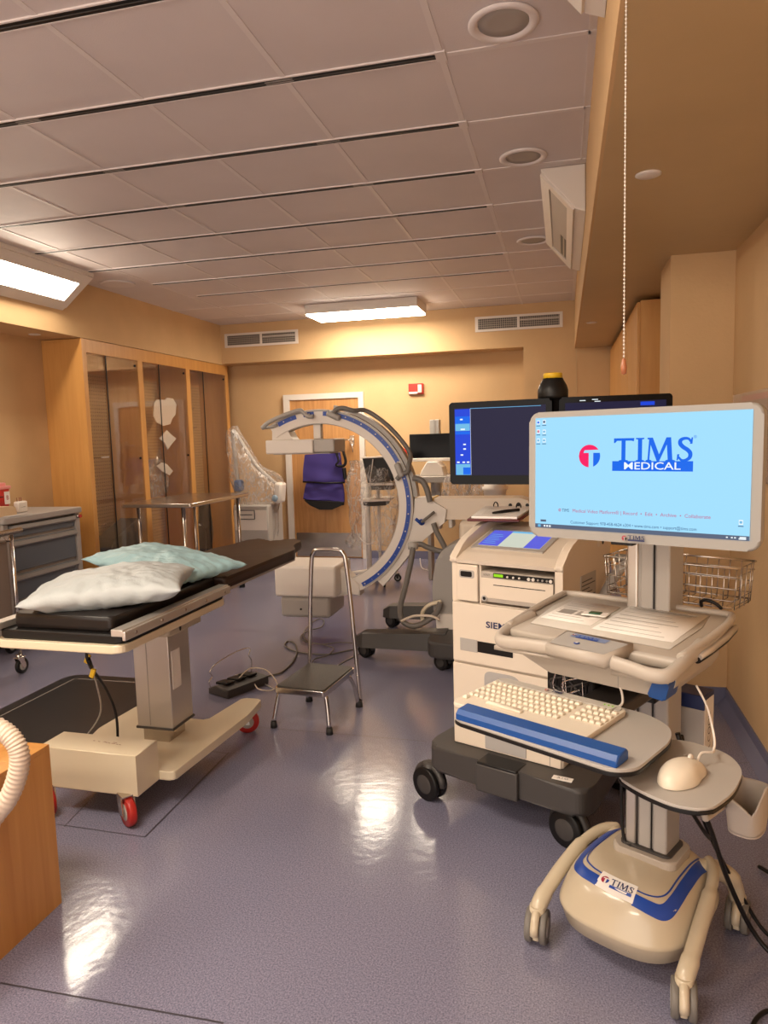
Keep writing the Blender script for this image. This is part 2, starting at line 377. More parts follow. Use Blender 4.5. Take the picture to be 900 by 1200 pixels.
def wheel(b, c, axis, r, w, tyre, hub):
    """wheel on axis direction (unit vector in xy)"""
    ax = Vector((*axis, 0)).normalized(); c = Vector(c); rot = Vector((0, 0, 1)).rotation_difference(ax).to_matrix()
    b.lathe([(0, -w/2), (r*.62, -w/2), (r*.66, -w*.42), (r*.92, -w/2), (r, -w*.3), (r, w*.3), (r*.92, w/2), (r*.66, w*.42), (r*.62, w/2), (0, w/2)], c, tyre, 'z', 24, rot)
    b.lathe([(0, -w*.53), (r*.55, -w*.53), (r*.6, -w*.45), (r*.6, w*.45), (r*.55, w*.53), (0, w*.53)], c, hub, 'z', 20, rot)
def caster(parent, x, y, r, w, top, ang, body, tyre, hub, twin=False, off=.0, fork=None, label=None):
    """caster standing on the floor at x,y of its parent; ang = rolling direction in degrees"""
    d = Vector((math.cos(R(ang)), math.sin(R(ang)), 0)); n = Vector((-d.y, d.x, 0))
    cz = parent.matrix_basis.translation.z; c = Vector((x, y, r-cz)); b = M()
    if twin:
        piv = c - d*off
        b.cyl(piv+Vector((0, 0, 0)), (piv.x, piv.y, top-cz), w*.35, body, 14)
        b.box((c.x-d.x*off*.4, c.y-d.y*off*.4, c.z+.1*r), (r*1.3, w*.30, r*1.5), body, .004, Matrix.Rotation(R(ang), 3, 'Z'))
        # hood over the wheels
        H = []
        for k in range(9):
            a = PI*k/8; H.append(c+d*math.cos(a)*r*1.06+Vector((0, 0, math.sin(a)*r*1.06)))
        b.tube(H, w*.2, body, 8)
        k = b.build('caster', body, parent)
        for sgn in (-1, 1):
            q = M(); wheel(q, c+n*sgn*w*.33, n.xy, r, w*.32, tyre, hub); q.build('wheel', tyre, k)
    else:
        piv = c - d*off
        b.cyl((piv.x, piv.y, c.z+r*1.12), (piv.x, piv.y, top-cz), r*.33, body, 14)
        b.box((piv.x+d.x*off*.4, piv.y+d.y*off*.4, c.z+r*1.12), (r*1.3, w*1.7, r*.14), body, .003, Matrix.Rotation(R(ang), 3, 'Z'))
        for sgn in (-1, 1):
            P = [piv+n*sgn*w*.75+d*r*.45+Vector((0, 0, r*1.12)), piv+n*sgn*w*.75-d*r*.45+Vector((0, 0, r*1.12)), c+n*sgn*w*.75-d*r*.25-Vector((0, 0, r*.2)), c+n*sgn*w*.75+d*r*.25-Vector((0, 0, r*.2))]
            e = n*sgn*w*.1; V = [p-e for p in P]+[p+e for p in P]
            b._add(V, [(0, 1, 2, 3), (7, 6, 5, 4), (0, 4, 5, 1), (1, 5, 6, 2), (2, 6, 7, 3), (3, 7, 4, 0)], body)
        k = b.build('caster', body, parent)
        q = M(); wheel(q, c, n.xy, r, w, tyre, hub); q.build('wheel', tyre, k)
    if label: k['label'] = label
    return k
# ================================================================== THE ROOM
ZC = 3.0; XF = .12; ZS = 2.47; YB = 8.5; YN = 8.82; XL = -4.2; XA = -4.62; XR = .88; ZL = 2.51; Y0 = -2.6
b = M(); b.b2((XA-.05, Y0, -.05), (2.4, YN+.1, 0), floorm)
def seam(u0, v0, u1, v1, w=.006):
    p, q = at(u0, v0, z=0), at(u1, v1, z=0); t = (q-p).normalized(); n = Vector((-t.y, t.x, 0))*w/2; h = Vector((0, 0, .0006))
    b.poly([p-n+h, q-n+h, q+n+h, p+n+h], seamm)
seam(66, 966, 170, 981, .005); seam(170, 981, 268, 882, .008); seam(75, 969, 103, 940, .005); seam(235, 879, 266, 883, .005)
seam(0, 1152, 262, 1199, .006); seam(262, 700, 262, 701, .001); seam(215, 737, 330, 741, .004); seam(330, 741, 432, 752, .004); seam(262, 849, 420, 862, .004); seam(420, 862, 500, 869, .004)
seam(830, 896, 893, 893, .004)
struct(b.build('floor', floorm))
b = M(); b.b2((XL, Y0, ZC), (XF, YB, ZC+.05), ceilm)
ys = [2.27+.6375*k for k in range(-6, 10)]; xs = [-.455-.6375*k for k in range(0, 6)]
for y in ys:
    b.b2((XL if y < 2.2 or y > 6.8 else -.43, y-.012, ZC-.004), (XF, y+.012, ZC), ceilt)
for x in xs: b.b2((x-.012, Y0, ZC-.003), (x+.012, YB, ZC+.001), ceilt)
b.b2((XF-.03, Y0, ZC-.004), (XF-.022, YB, ZC), ceilt); b.b2((XF-.022, Y0, ZC-.001), (XF, YB, ZC), ceilt)
struct(b.build('ceiling', ceilm))
b = M()
b.b2((XA-.08, Y0, 0), (XA, YN+.1, ZL), wallm)                       # alcove wall
b.b2((XA-.08, Y0, ZL), (XL, YN+.1, ZC+.05), wallm)                  # bulkhead over alcove and cabinet
struct(b.build('wall_left', wallm))
b = M()
b.b2((XL, YB, 2.52), (-.445, YN+.1, ZC+.05), wallr)                # bulkhead over the door recess
b.b2((-.445, YB, 0), (XR+.1, YN+.1, ZC+.05), wallr)
b.b2((XA-.08, YN, 0), (-.445, YN+.1, ZC), wallr)
b.b2((.135, YB-.004, 0), (.143, YB, 2.47), soffm)
struct(b.build('wall_back', wallr))
b = M(); b.b2((XR, Y0, 0), (XR+.1, YN, ZC), wallr)
struct(b.build('wall_right', wallr))
b = M(); b.b2((.56, 4.24, 0), (XR, 4.66, ZS), wallr); struct(b.build('trim_3', wallr))     # boxed column
b = M(); b.b2((XF+.012, Y0, ZS), (XR, YB, ZS+.04), soffm); b.b2((XF, Y0, ZS), (XF+.012, YB, ZC+.05), wallm)
tag(b.build('trim_1', soffm), kind='structure')
b = M()
for lo, hi in (((-.445, YB-.012, 0), (XR, YB, .10)), ((XA, YN-.012, 0), (-3.51, YN, .10)), ((-2.43, YN-.012, 0), (-.445, YN, .10)), ((-.457, YB, 0), (-.445, YN, .10))): b.b2(lo, hi, covem)
struct(b.build('baseboard_back', covem))
b = M(); b.b2((XR-.008, Y0, 0), (XR, 4.24, .10), covem); b.b2((.56, 4.232, 0), (XR, 4.24, .10), covem); b.b2((.552, 4.232, 0), (.56, 4.66, .10), covem)
b.prism([(XR-.008, .0), (XR-.05, 0), (XR-.008, .05)], Y0, 4.232, 'y', covem)
struct(b.build('baseboard_right', covem))
b = M(); b.b2((XA, Y0, 0), (XA+.01, 5.74, .10), covem); struct(b.build('baseboard_left', covem))
# door
d1 = M(); d1.b2((-3.42, YN-.03, .01), (-2.50, YN-.001, 2.045), woodd); d1.b2((-3.40, YN-.033, .02), (-2.52, YN-.03, .33), steel)
door = tag(d1.build('door_1', woodd), kind='structure')
b = M(); b.b2((-3.50, YN-.05, 0), (-3.42, YN, 2.115), white); b.b2((-2.50, YN-.05, 0), (-2.435, YN, 2.115), white); b.b2((-3.42, YN-.05, 2.045), (-2.5, YN, 2.115), white)
struct(b.build('trim_2', white))
# linear slot diffusers of the ceiling
gs = 'long slot diffusers across the ceiling'
nm = ['first and nearest, cut off by the top left corner', 'second, crossing the big near panels', 'third from the camera', 'fourth from the camera', 'fifth from the camera', 'sixth from the camera', 'seventh from the camera', 'last and shortest, just before the hanging lamp']
for k in range(8):
    y = 2.27+.6375*k; x0 = XL+.02 if k < 5 else [-4.0, -3.66, -3.55][k-5]
    b = M(); b.b2((x0, y-.028, ZC-.006), (-.455, y-.020, ZC), ceilt); b.b2((x0, y+.020, ZC-.006), (-.455, y+.028, ZC), ceilt)
    b.b2((x0, y-.020, ZC-.0045), (-.46, y+.020, ZC), black); b.b2((x0, y-.001, ZC-.007), (-.46, y+.002, ZC-.0045), dgrey)
    b.b2((-.475, y-.035, ZC-.008), (-.435, y+.035, ZC), ceilt)
    for q in range(3): b.b2((x0+.6+q*1.2, y-.01, ZC-.005), (x0+.72+q*1.2, y+.014, ZC-.001), grey)
    tag(b.build('slot_diffuser'), 'black air slot in the ceiling, '+nm[k], 'air vent', gs)
# round ceiling speakers / covers
for n_, (x, y, lab) in enumerate([(-.205, 2.75, 'white round ceiling grille at the top of the picture, nearest of three'), (-.205, 4.045, 'white round ceiling grille between the near one and the angled fixture'), (-.22, 5.76, 'white round ceiling grille half behind the angled fixture, farthest of three')]):
    t = thing('ceiling_speaker', lab, 'ceiling speaker', (x, y, ZC), 0, 'round ceiling grilles')
    b = M(); b.lathe([(.105, 0), (.125, -.004), (.125, -.009), (.118, -.014), (.104, -.015), (.094, -.010), (.090, -.004), (.088, 0)], m=ceilt, seg=40); b.build('rim', ceilt, t)
    b = M(); b.lathe([(0, -.003), (.05, -.003), (.09, -.006), (.09, -.001), (0, -.001)], m=lgrey, seg=36); b.build('cover', lgrey, t)
b = M(); b.lathe([(0, -.004), (.07, -.004), (.13, -.012), (.15, -.01), (.155, 0), (0, 0)], seg=32); o = b.build('ceiling_speaker', ceilt); o.location = (-3.93, 5.95, ZC)
tag(o, 'round white ceiling disc beside the end of the left corner lamp', 'ceiling speaker')
for x, y, r, z, lab in ((.30, 2.886, .046, ZS, 'round white cap in the brown soffit beside the bead chain'), (.235, 6.55, .046, ZS, 'round white cap at the far end of the brown soffit'), (-4.42, 5.42, .05, ZL, 'round white cap under the left bulkhead over the blue cart')):
    b = M(); b.lathe([(0, -.008), (r*.8, -.008), (r, -.003), (r, 0), (0, 0)], seg=28); o = b.build('recessed_cap', white); o.location = (x, y, z); tag(o, lab, 'ceiling cap', 'small round ceiling caps')
# corner lamps
def corner_lamp(name, label, side, y0, y1, on):
    """wedge shaped lamp in the corner of wall and ceiling, face sloping to the room"""
    if side < 0: a, bq, w0, c0 = XL, 1, (XL+.33, ZC-.03), (XL+.03, ZC-.27)
    else: w0, c0 = (XF-.24, ZC-.02), (XF-.055, ZC-.235)
    xw = XL+.002 if side < 0 else XF-.002
    t = thing(name, label, 'wall lamp' if on else 'ceiling fixture', (xw, (y0+y1)/2, ZC-.1))
    b = M(); b.prism([(xw, ZC-.002), (w0[0], ZC-.002), w0, c0, (xw, c0[1]-.02)], y0, y1, 'y', white, .006); b.build('housing', white, t, True)
    A = Vector((w0[0], 0, w0[1])); B = Vector((c0[0], 0, c0[1])); n = Vector((-(B-A).z, 0, (B-A).x)).normalized()
    if n.z > 0: n = -n
    def P(s, y, h): p = A.lerp(B, s)+n*h; return Vector((p.x, y, p.z))
    ex = .10
    b = M()
    for s0, s1, q0, q1 in ((0.02, .27, y0+.01, y1-.01), (.80, .98, y0+.01, y1-.01), (.27, .80, y0+.01, y0+ex), (.27, .80, y1-ex, y1-.01)):
        V = [P(s0, q0, .0), P(s1, q0, .0), P(s1, q1, .0), P(s0, q1, .0), P(s0, q0, .012), P(s1, q0, .012), P(s1, q1, .012), P(s0, q1, .012)]
        b._add(V, [(0, 1, 2, 3), (7, 6, 5, 4), (0, 4, 5, 1), (1, 5, 6, 2), (2, 6, 7, 3), (3, 7, 4, 0)], white)
    b.build('frame', white, t, True)
    b = M(); b.poly([P(.27, y0+ex, .004), P(.80, y0+ex, .004), P(.80, y1-ex, .004), P(.27, y1-ex, .004)]); f = b.build('diffuser', lit if on else lgrey, t, True, fix=False)
    if not on:
        b = M(); b.poly([P(.55, y0+.85, .006), P(.80, y0+.85, .006), P(.80, y1-.16, .006), P(.55, y1-.16, .006)]); b.build('louver', gridm, t, True, fix=False)
    return t
corner_lamp('corner_lamp', 'lit white corner lamp along the left wall under the ceiling', -1, 4.30, 5.52, True)
corner_lamp('corner_lamp', 'added unseen fill lamp on the left wall nearer the camera, outside the picture', -1, .9, 2.1, True)  # made-up twin of the left lamp, added to brighten the near half
corner_lamp('corner_fixture', 'unlit white wedge shaped fixture with a grille on the right of the ceiling', 1, 4.25, 5.78, False)
corner_lamp('corner_fixture', 'unlit white wedge shaped fixture cut off by the top edge of the picture', 1, .85, 2.34, False)
t = thing('ceiling_lamp', 'lit white rectangular fluorescent box lamp under the ceiling at the back', 'ceiling lamp', (-2.1, 7.9, ZC))
b = M(); b.b2((-2.74, 7.60, 2.90), (-1.49, 8.13, ZC-.001), white, .004)
b.build('housing', white, t, True)
b = M(); b.b2((-2.73, 7.61, 2.885), (-1.50, 8.12, 2.899), lit, .003); b.build('diffuser', lit, t, True)
for ly, lb in ((-7.0, 'added unseen fill lamp on the ceiling above the camera, outside the picture'), (-9.2, 'added unseen fill lamp on the ceiling behind the camera, outside the picture')):
    r = dup(t, (-1.6, 7.9+ly, ZC), lb)  # unseen copies of the back lamp, added as fill light
for x0, z0, lab in ((-4.14, 2.715, 'left white wall vent with two dark egg crate grilles, above the glass cabinet end'), (-.99, 2.715, 'right white wall vent with two dark egg crate grilles, above the monitors')):
    t = thing('wall_vent', lab, 'air vent', (x0, YB, z0), 0, 'white double vents on the back wall')
    b = M(); w, h = .98, .17
    for lo, hi in (((0, -.012, 0), (w, 0, .025)), ((0, -.012, h-.025), (w, 0, h)), ((0, -.012, .025), (.035, 0, h-.025)), ((w-.035, -.012, .025), (w, 0, h-.025)), ((w/2-.014, -.012, .025), (w/2+.014, 0, h-.025))): b.b2(lo, hi)
    b.build('frame', white, t)
    for q in (0, 1):
        b = M(); b.b2((.035+q*(w/2-.02), -.004, .025), (w/2-.014+q*(w/2-.02), -.001, h-.025)); b.build('grille', gridm, t)
    b = M(); b.b2((w/2+.02, -.006, h*.62), (w-.04, -.004, h*.66)); b.build('blade', white, t)
# bead chain
t = thing('bead_chain', 'white bead pull chain hanging in front of the brown soffit', 'chain', (.119, 1.55, ZS))
b = M(); z = ZS
P0 = at(731, 438, y=1.55); zz = P0.z
while z > zz+.03: b.lathe([(0, -.0026), (.0026, 0), (0, .0026)], (P0.x, P0.y, z), seg=6); z -= .0075
b.cyl((P0.x, P0.y, zz), (P0.x, P0.y, ZS), .0008, seg=5); b.build('chain', white, t, True)
b = M(); b.lathe([(0, .02), (.004, .016), (.0065, 0), (.005, -.012), (0, -.014)], (P0.x, P0.y, zz+.012), seg=12); b.build('bob', mat('amber_bob', (.35, .12, .05), .3), t, True)
# fire alarm and second red box
t = thing('fire_alarm', 'red fire alarm box with a pale strobe high on the back wall', 'fire alarm', (-1.76, YN, 2.12))
b = M(); b.b2((-1.855, YN-.04, 2.055), (-1.67, YN, 2.185), redp, .006); b.build('body', redp, t, True)
b = M(); b.b2((-1.735, YN-.06, 2.07), (-1.685, YN-.04, 2.17), white, .008); b.build('strobe', white, t, True)
b = M(); b.b2((-1.85, YN-.043, 2.06), (-1.74, YN-.04, 2.085), white); b.build('label_strip', white, t, True)
c = at(470, 532, y=YN-.03); b = M(); b.lathe([(0, -.05), (.05, -.05), (.075, -.03), (.075, 0), (0, 0)], axis='y', seg=24); b.box((.02, -.06, .01), (.05, .03, .03), redp, .006); o = b.build('fire_bell', redp); o.location = (c.x, YN, c.z); tag(o, 'round red alarm bell on the back wall beside the hanging screen', 'alarm bell')

# ================================================================== GLASS DISPLAY CABINET
t = thing('display_cabinet', 'tall maple cabinet with three glazed bays along the left wall', 'cabinet', (-4.4, 7.2, 0))
b = M(); b.b2((XA+.001, 5.742, 0), (XL-.0245, 5.765, 2.504)); b.b2((XA+.001, 8.63, 0), (XL-.0245, 8.653, 2.504)); b.b2((XA+.01, 5.765, 2.44), (XL-.03, 8.63, 2.5)); b.b2((XA+.01, 5.765, .02), (XL-.03, 8.63, .12))
for y in (6.65, 7.62): b.b2((XA+.02, y-.01, .12), (XL-.03, y+.01, 2.44))
b.build('body', woodc, t, True)
b = M()
for lo, hi in (((5.74, 0), (5.80, 2.505)), ((6.615, .10), (6.70, 2.385)), ((7.585, .10), (7.67, 2.385)), ((8.58, 0), (8.655, 2.505)), ((5.80, 2.385), (8.58, 2.505)), ((5.80, 0), (8.58, .10))): b.b2((XL-.024, lo[0], lo[1]), (XL, hi[0], hi[1]), woodc, .001)
b.build('face_frame', woodc, t, True)
b = M(); b.b2((XA+.012, 5.77, .13), (XA+.02, 8.62, 2.26)); b.build('pegboard', pegm, t, True)
b = M(); b.b2((XA+.012, 5.77, 2.26), (XA+.02, 8.62, 2.44)); b.build('back_panel', woodc, t, True)
for y0, y1 in ((5.80, 6.615), (6.70, 7.585), (7.67, 8.58)):
    ym = y0+(y1-y0)*.36
    for k, (q0, q1, xo) in enumerate(((y0, ym+.02, -.022), (ym, y1, -.014))):
        b = M(); b.b2((XL+xo, q0+.002, .102), (XL+xo+.005, q1-.002, 2.383)); g = b.build('glass_door', glassm, t, True)
        if k:
            e = M(); e.b2((XL+xo-.001, q0, .102), (XL+xo+.006, q0+.010, 2.383), black); e.build('edge_strip', black, g, True)
            for z_, m_ in ((2.33, black), (1.40, black)):
                e = M(); e.cyl((XL+xo+.005, q1-.05, z_), (XL+xo+.016, q1-.05, z_), .012, m_, 12); e.build('lock', m_, g, True)
# things in the cabinet
for k, (y, z, l, lab) in enumerate(((6.28, 1.42, .16, 'metal peg hook with white tips in the first glazed bay'), (6.25, .74, .12, 'bare metal peg hook low in the first glazed bay'), (7.0, 1.42, .14, 'metal peg hook with a white tip in the middle bay'), (8.1, 1.95, .16, 'metal peg hook high in the last glazed bay'), (8.1, 1.72, .18, 'second metal peg hook in the last glazed bay'), (8.05, 1.45, .15, 'third metal peg hook in the last glazed bay'))):
    b = M(); b.tube([(XA+.015, y, z), (XA+.015+l, y, z), (XA+.03+l, y, z+.02)], .0035, steel, 6); b.tube([(XA+.015, y+.05, z), (XA+.015+l, y+.05, z), (XA+.03+l, y+.05, z+.02)], .0035, steel, 6); b.b2((XA+.014, y-.02, z-.015), (XA+.02, y+.07, z+.02), steel)
    if 'white' in lab: b.b2((XA+.02+l, y-.03, z-.004), (XA+.035+l, y+.08, z+.012), white)
    tag(b.build('peg_hook', steel), lab, 'hook', 'peg hooks in the glass cabinet')
def sheet(name, lab, pts, x, m, cat, th=.012):
    c = [at(u, v, x=x) for u, v in pts]; b = M(); b.prism([(p.y, p.z) for p in c], x-th, x, 'x', m, th*.3)
    return tag(b.build(name, m), lab, cat)
sheet('paper_pad', 'white cut paper head shape hung in the middle glazed bay', [(181, 472), (184, 468), (194, 469), (196, 466), (203, 467), (207, 474), (206, 486), (202, 490), (200, 497), (192, 499), (184, 495), (180, 487)], -4.32, paper, 'paper')
sheet('folded_cloth', 'white folded diamond cloth hung under the paper head shape', [(187, 514), (193, 507), (196, 504), (199, 508), (207, 514), (201, 521), (197, 527), (193, 518)], -4.30, paper, 'cloth')
sheet('folded_cloth', 'lower white folded cloth in the middle glazed bay', [(184, 546), (190, 542), (196, 544), (203, 552), (199, 557), (190, 552)], -4.30, paper, 'cloth')
b = M(); b.prism([(5.98, .12), (6.58, .12), (6.58, .78), (6.15, .62), (5.98, .40)], -4.5, -4.28, 'x', dgrey, .01); tag(b.build('storage_box', mat('brown_black_case', (.03, .015, .01), .5)), 'dark brown slanted box standing low in the first glazed bay', 'box')
b = M(); b.b2((-4.5, 5.86, .12), (-4.3, 5.94, .9), vinylb, .01); tag(b.build('storage_case', vinylb), 'narrow dark upright case at the left of the first glazed bay', 'case')
def bagfn(c, s, seed, wr=.18):
    def f(u, v):
        a = 2*PI*u; z = v; r = math.sin(PI*min(max(.06+.90*v, .0), 1))**.45
        n = noise.noise(Vector((math.cos(a)*2+seed, math.sin(a)*2, z*5)))*wr
        return Vector((c[0]+s[0]*math.cos(a)*(r+n), c[1]+s[1]*math.sin(a)*(r+n), c[2]+s[2]*z))
    return f
for q, (y, z, sy, sz, lab) in enumerate(((7.83, .13, .09, .85, 'crumpled dark plastic bag upright at the left of the last bay'), (8.22, .13, .12, .72, 'crumpled dark plastic bag on the right of the last bay'), (8.05, .13, .10, .42, 'short crumpled dark bag low in the middle of the last bay'))):
    b = M(); b.grid(bagfn((-4.4, y, z), (.08, sy, sz), q*7.1), 22, 22, darkpl, True); tag(b.build('plastic_bag', darkpl), lab, 'bag', 'dark plastic bags in the glass cabinet')
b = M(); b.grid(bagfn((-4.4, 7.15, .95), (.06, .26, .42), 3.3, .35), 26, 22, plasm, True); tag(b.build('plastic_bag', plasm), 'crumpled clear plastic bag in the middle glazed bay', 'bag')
# lockers on the right behind the column
t = thing('tall_locker', 'row of tall maple doors in the recess behind the right column', 'cabinet', (.7, 6.6, 0))
b = M(); b.b2((.52, 5.41, 0), (XR-.003, 8.48, 2.44)); b.build('body', woodc, t, True)
for k in range(4):
    b = M(); b.b2((.498, 5.42+k*.77, .10), (.52, 5.42+k*.77+.755, 2.43), woodc, .003); d = b.build('door', woodc, t, True)
    h = M(); h.cyl((.48, 5.50+k*.77, 1.0), (.48, 5.50+k*.77, 1.15), .006); h.build('handle', steel, d, True)
# brochure holder on the right wall
p = at(868, 462, x=XR-.02); q = at(899, 545, x=XR-.02)
t = thing('brochure_holder', 'clear wall holder with a red topped leaflet on the right wall', 'leaflet holder', (XR, p.y-.3, 1.5))
b = M(); b.b2((XR-.035, p.y-.62, 1.30), (XR-.030, p.y+.1, p.z)); b.b2((XR-.03, p.y+.09, 1.30), (XR, p.y+.1, p.z)); b.b2((XR-.03, p.y-.62, 1.30), (XR, p.y+.1, 1.305)); b.build('holder', plash, t, True)
b = M(); b.b2((XR-.02, p.y-.60, 1.31), (XR-.004, p.y-.02, p.z-.01), mat('leaflet_brown', (.22, .12, .07), .5)); b.b2((XR-.022, p.y-.60, p.z-.04), (XR-.02, p.y-.02, p.z-.012), redp); b.build('leaflet', None, t, True)
# ================================================================== LEFT SIDE
t = thing('drawer_cart', 'grey medical drawer cart with slate blue drawers against the left wall', 'cart', (-4.3, 4.83, 0))
b = M(); b.b2((-4.57, 4.40, .12), (-4.02, 5.27, .98), cartg, .01)
b.b2((-4.04, 4.40, .10), (-3.99, 4.455, .985), cartg, .008); b.b2((-4.04, 5.215, .10), (-3.99, 5.27, .985), cartg, .008); b.b2((-4.04, 4.4, .10), (-3.995, 5.27, .16), cartg, .008)
b.build('body', cartg, t, True)
b = M(); b.prism(rrect(-4.59, 4.385, -3.965, 5.285, .03), .985, 1.03, 'z', cartg, .008); b.tube([(-3.98, 4.40, 1.035), (-3.98, 4.62, 1.032), (-3.98, 4.70, 1.024)], .012, cartg, 8); b.build('top', mat('cart_top_beige', (.50, .44, .37), .35), t, True)
zs = [(.985, .875), (.865, .615), (.605, .40), (.39, .17)]
for k, (z1, z0) in enumerate(zs):
    b = M(); b.b2((-4.03, 4.465, z0), (-4.0, 5.205, z1-.015), slate, .004); d = b.build('drawer', slate, t, True)
    h = M(); h.prism([(-4.0, z1-.018), (-3.975, z1-.022), (-3.968, z1-.05), (-3.98, z1-.062), (-4.0, z1-.055)], 4.47, 5.20, 'y', handm, .003); h.build('handle', handm, d, True)
b = M(); b.cyl((-3.99, 5.24, .955), (-3.955, 5.24, .955), .014, redw); b.cyl((-4.0, 5.24, .955), (-3.97, 5.24, .955), .018, steel); b.build('lock', steel, t, True)
for x, y in ((-.22, -.37), (-.22, .38), (.24, -.37), (.24, .38)): caster(t, x, y, .05, .03, .13, 90, steel, black, grey, off=.0)
# things on the drawer cart
t = thing('sharps_container', 'red sharps container with a pink lid on the blue drawer cart', 'sharps container', (-4.37, 4.765, 1.03))
b = M(); b.loft([[Vector((x*s, y*s, z)) for x, y in rrect(-.075, -.085, .075, .085, .02)] for s, z in ((.88, .0), (1, .185), (1, .19))]); b.build('body', redp, t)
b = M(); b.prism(rrect(-.085, -.095, .085, .095, .02), .19, .215, 'z', pinkp, .006); b.prism(rrect(-.06, -.07, .06, .07, .02), .215, .24, 'z', pinkp, .006); b.build('lid', pinkp, t)
b = M(); b.box((.076, .045, .12), (.004, .055, .10)); b.build('label_sticker', paper, t); letters('symbol', 'B', .05, redw, t, .0795, .045, .12, rot=Matrix(((0, 0, 1, 0), (1, 0, 0, 0), (0, 1, 0, 0), (0, 0, 0, 1))))
b = M(); b.box((.074, -.02, .13), (.006, .05, .006)); b.build('latch', black, t)
t = tag(M().prism(roundpoly([(4.48, 1.031), (4.66, 1.031), (4.645, 1.10), (4.48, 1.105)], .01), -4.28, -4.08, 'x', mat('tan_tray', (.62, .44, .27), .5), .006).build('storage_tray', mat('tan_tray', (.62, .44, .27), .5)), 'tan plastic bin at the left edge in front of the red container', 'bin')
t = thing('battery_charger', 'small white charger block with upright prongs on the drawer cart', 'charger', (-4.2, 4.84, 1.03))
b = M(); b.box((0, 0, .045), (.05, .105, .09), white, .012); b.build('body', white, t)
for y in (-.025, 0, .018):
    b = M(); b.box((0, y-.01, .105), (.006, .005, .03)); b.build('prong', steel, t)
letters('label_text', 'o verizon', .014, ink, t, .0255, 0, .045, rot=Matrix(((0, 0, 1, 0), (1, 0, 0, 0), (0, 1, 0, 0), (0, 0, 0, 1))))
# wire cart at the left edge
t = thing('wire_cart', 'chrome wire utility cart cut off by the left edge of the picture', 'cart', (-3.8, 3.75, 0))
for x, y in ((-3.62, 4.06), (-3.98, 4.06), (-3.62, 3.40), (-3.98, 3.40)):
    b = M(); b.cyl((x, y, .12), (x, y, .985), .013, m=chrome); b.build('post', chrome, t, True)
for z in (.40, .97):
    b = M()
    for zz in (z, z-.05):
        b.tube([(-3.98, 3.40, zz), (-3.62, 3.40, zz), (-3.62, 4.06, zz), (-3.98, 4.06, zz)], .005, closed=True, m=chrome, seg=6)
    for k in range(24): b.cyl((-3.98+.015*k, 3.40, z), (-3.98+.015*k, 4.06, z), .0018, chrome, 5)
    zg = [( -3.62, 3.40+.66*k/16, z-.05*(k % 2)) for k in range(17)]; b.tube(zg, .002, chrome, 5)
    zg = [(-3.98+.36*k/10, 4.06, z-.05*(k % 2)) for k in range(11)]; b.tube(zg, .002, chrome, 5)
    b.build('wire_shelf', chrome, t, True)
b = M(); b.b2((-3.97, 3.41, .41), (-3.635, 4.04, .93), mat('brown_panel', (.20, .15, .12), .45), .01); b.build('supply_bin', None, t, True)
b = M(); b.tube([(-3.60, 3.40, .975), (-3.60, 4.13, .985)], .02, steel, 12); b.build('handle_bar', steel, t, True)
for x, y in ((.18, .31), (-.18, .31), (.18, -.35), (-.18, -.35)): caster(t, x, y, .055, .025, .14, 90, chrome, black, grey, off=.02)
# ---- operating table
TC = Vector((-1.80, 2.95, 0))
t = thing('operating_table', 'operating table with black pads on a cream wheeled base', 'operating table', TC, -1.3)
b = M(); b.prism([(-.33, -.50), (.135, -.50), (.135, -.345), (-.33, -.345)], .125, .30, 'z', cream, .004)
o = b.build('base_box', cream, t); o = letters('printed_mark', '- - ~-=--', .045, mat('faded_print', (.25, .12, .08), .6), t, -.06, -.41, .3008, rot=Matrix(((1, .12, 0, 0), (-.1, 1, 0, 0), (0, 0, 1, 0), (0, 0, 0, 1))))
b = M(); b.prism(roundpoly([(-.33, -.345), (.205, -.345), (.235, .30), (.21, .52), (.10, .52), (.06, .20), (-.26, .20), (-.30, .5), (-.40, .5), (-.42, 0)], .02), .125, .165, 'z', cream, .006); b.build('base_plate', cream, t)
b = M(); b.box((-.045, -.01, .205), (.135, .14, .08), steel, .003); b.build('column_foot', alu, t)
b = M(); b.box((-.035, -.01, .50), (.185, .18, .53), alu, .004); b.box((-.035, -.01, .238), (.195, .19, .010), dgrey); b.b2((-.06, -.102, .25), (-.057, -.1, .74), grey); b.b2((.057, -.08, .42), (.0595, -.01, .60), paper); b.build('column', alu, t)
b = M(); b.prism(rrect(-.19, -.16, .10, .14, .02), .69, .795, 'z', mat('beige_casting', (.44, .38, .30), .4), .006); b.prism([(-.07, -.47), (.075, -.44), (.075, -.1), (-.07, -.1)], .715, .795, 'z', MATS['beige_casting'], .004); b.build('head', None, t)
b = M(); b.prism(rrect(-.285, -.735, .275, .07, .04), .797, .828, 'z', cream, .005); b.build('frame', cream, t)
b = M(); b.prism(rrect(-.282, -.715, .272, .065, .035), .828, .864, 'z', black, .008); b.build('tray', black, t)
for s, x in ((-1, -.297), (1, .29)):
    b = M(); b.box((x-s*.022, -.345, .878), (.05, .80, .026), alu, .003); b.box((x-s*(-.006), -.345, .868), (.014, .80, .034), alu, .003)
    for k in range(5): b.cyl((x+s*.012, -.68+k*.17, .868), (x+s*.016, -.68+k*.17, .868), .006, steel, 8)
    b.build('side_rail', alu, t)
b = M(); b.prism(rrect(-.225, -.69, .212, .08, .02), .865, .922, 'z', vinyl, .016); b.build('seat_pad', vinyl, t)
b = M(); b.prism(rrect(-.22, .10, .255, .98, .03), .845, .862, 'z', lgrey, .002); b.b2((-.15, -.1, .835), (.17, .9, .848), grey); b.build('extension_board', lgrey, t)
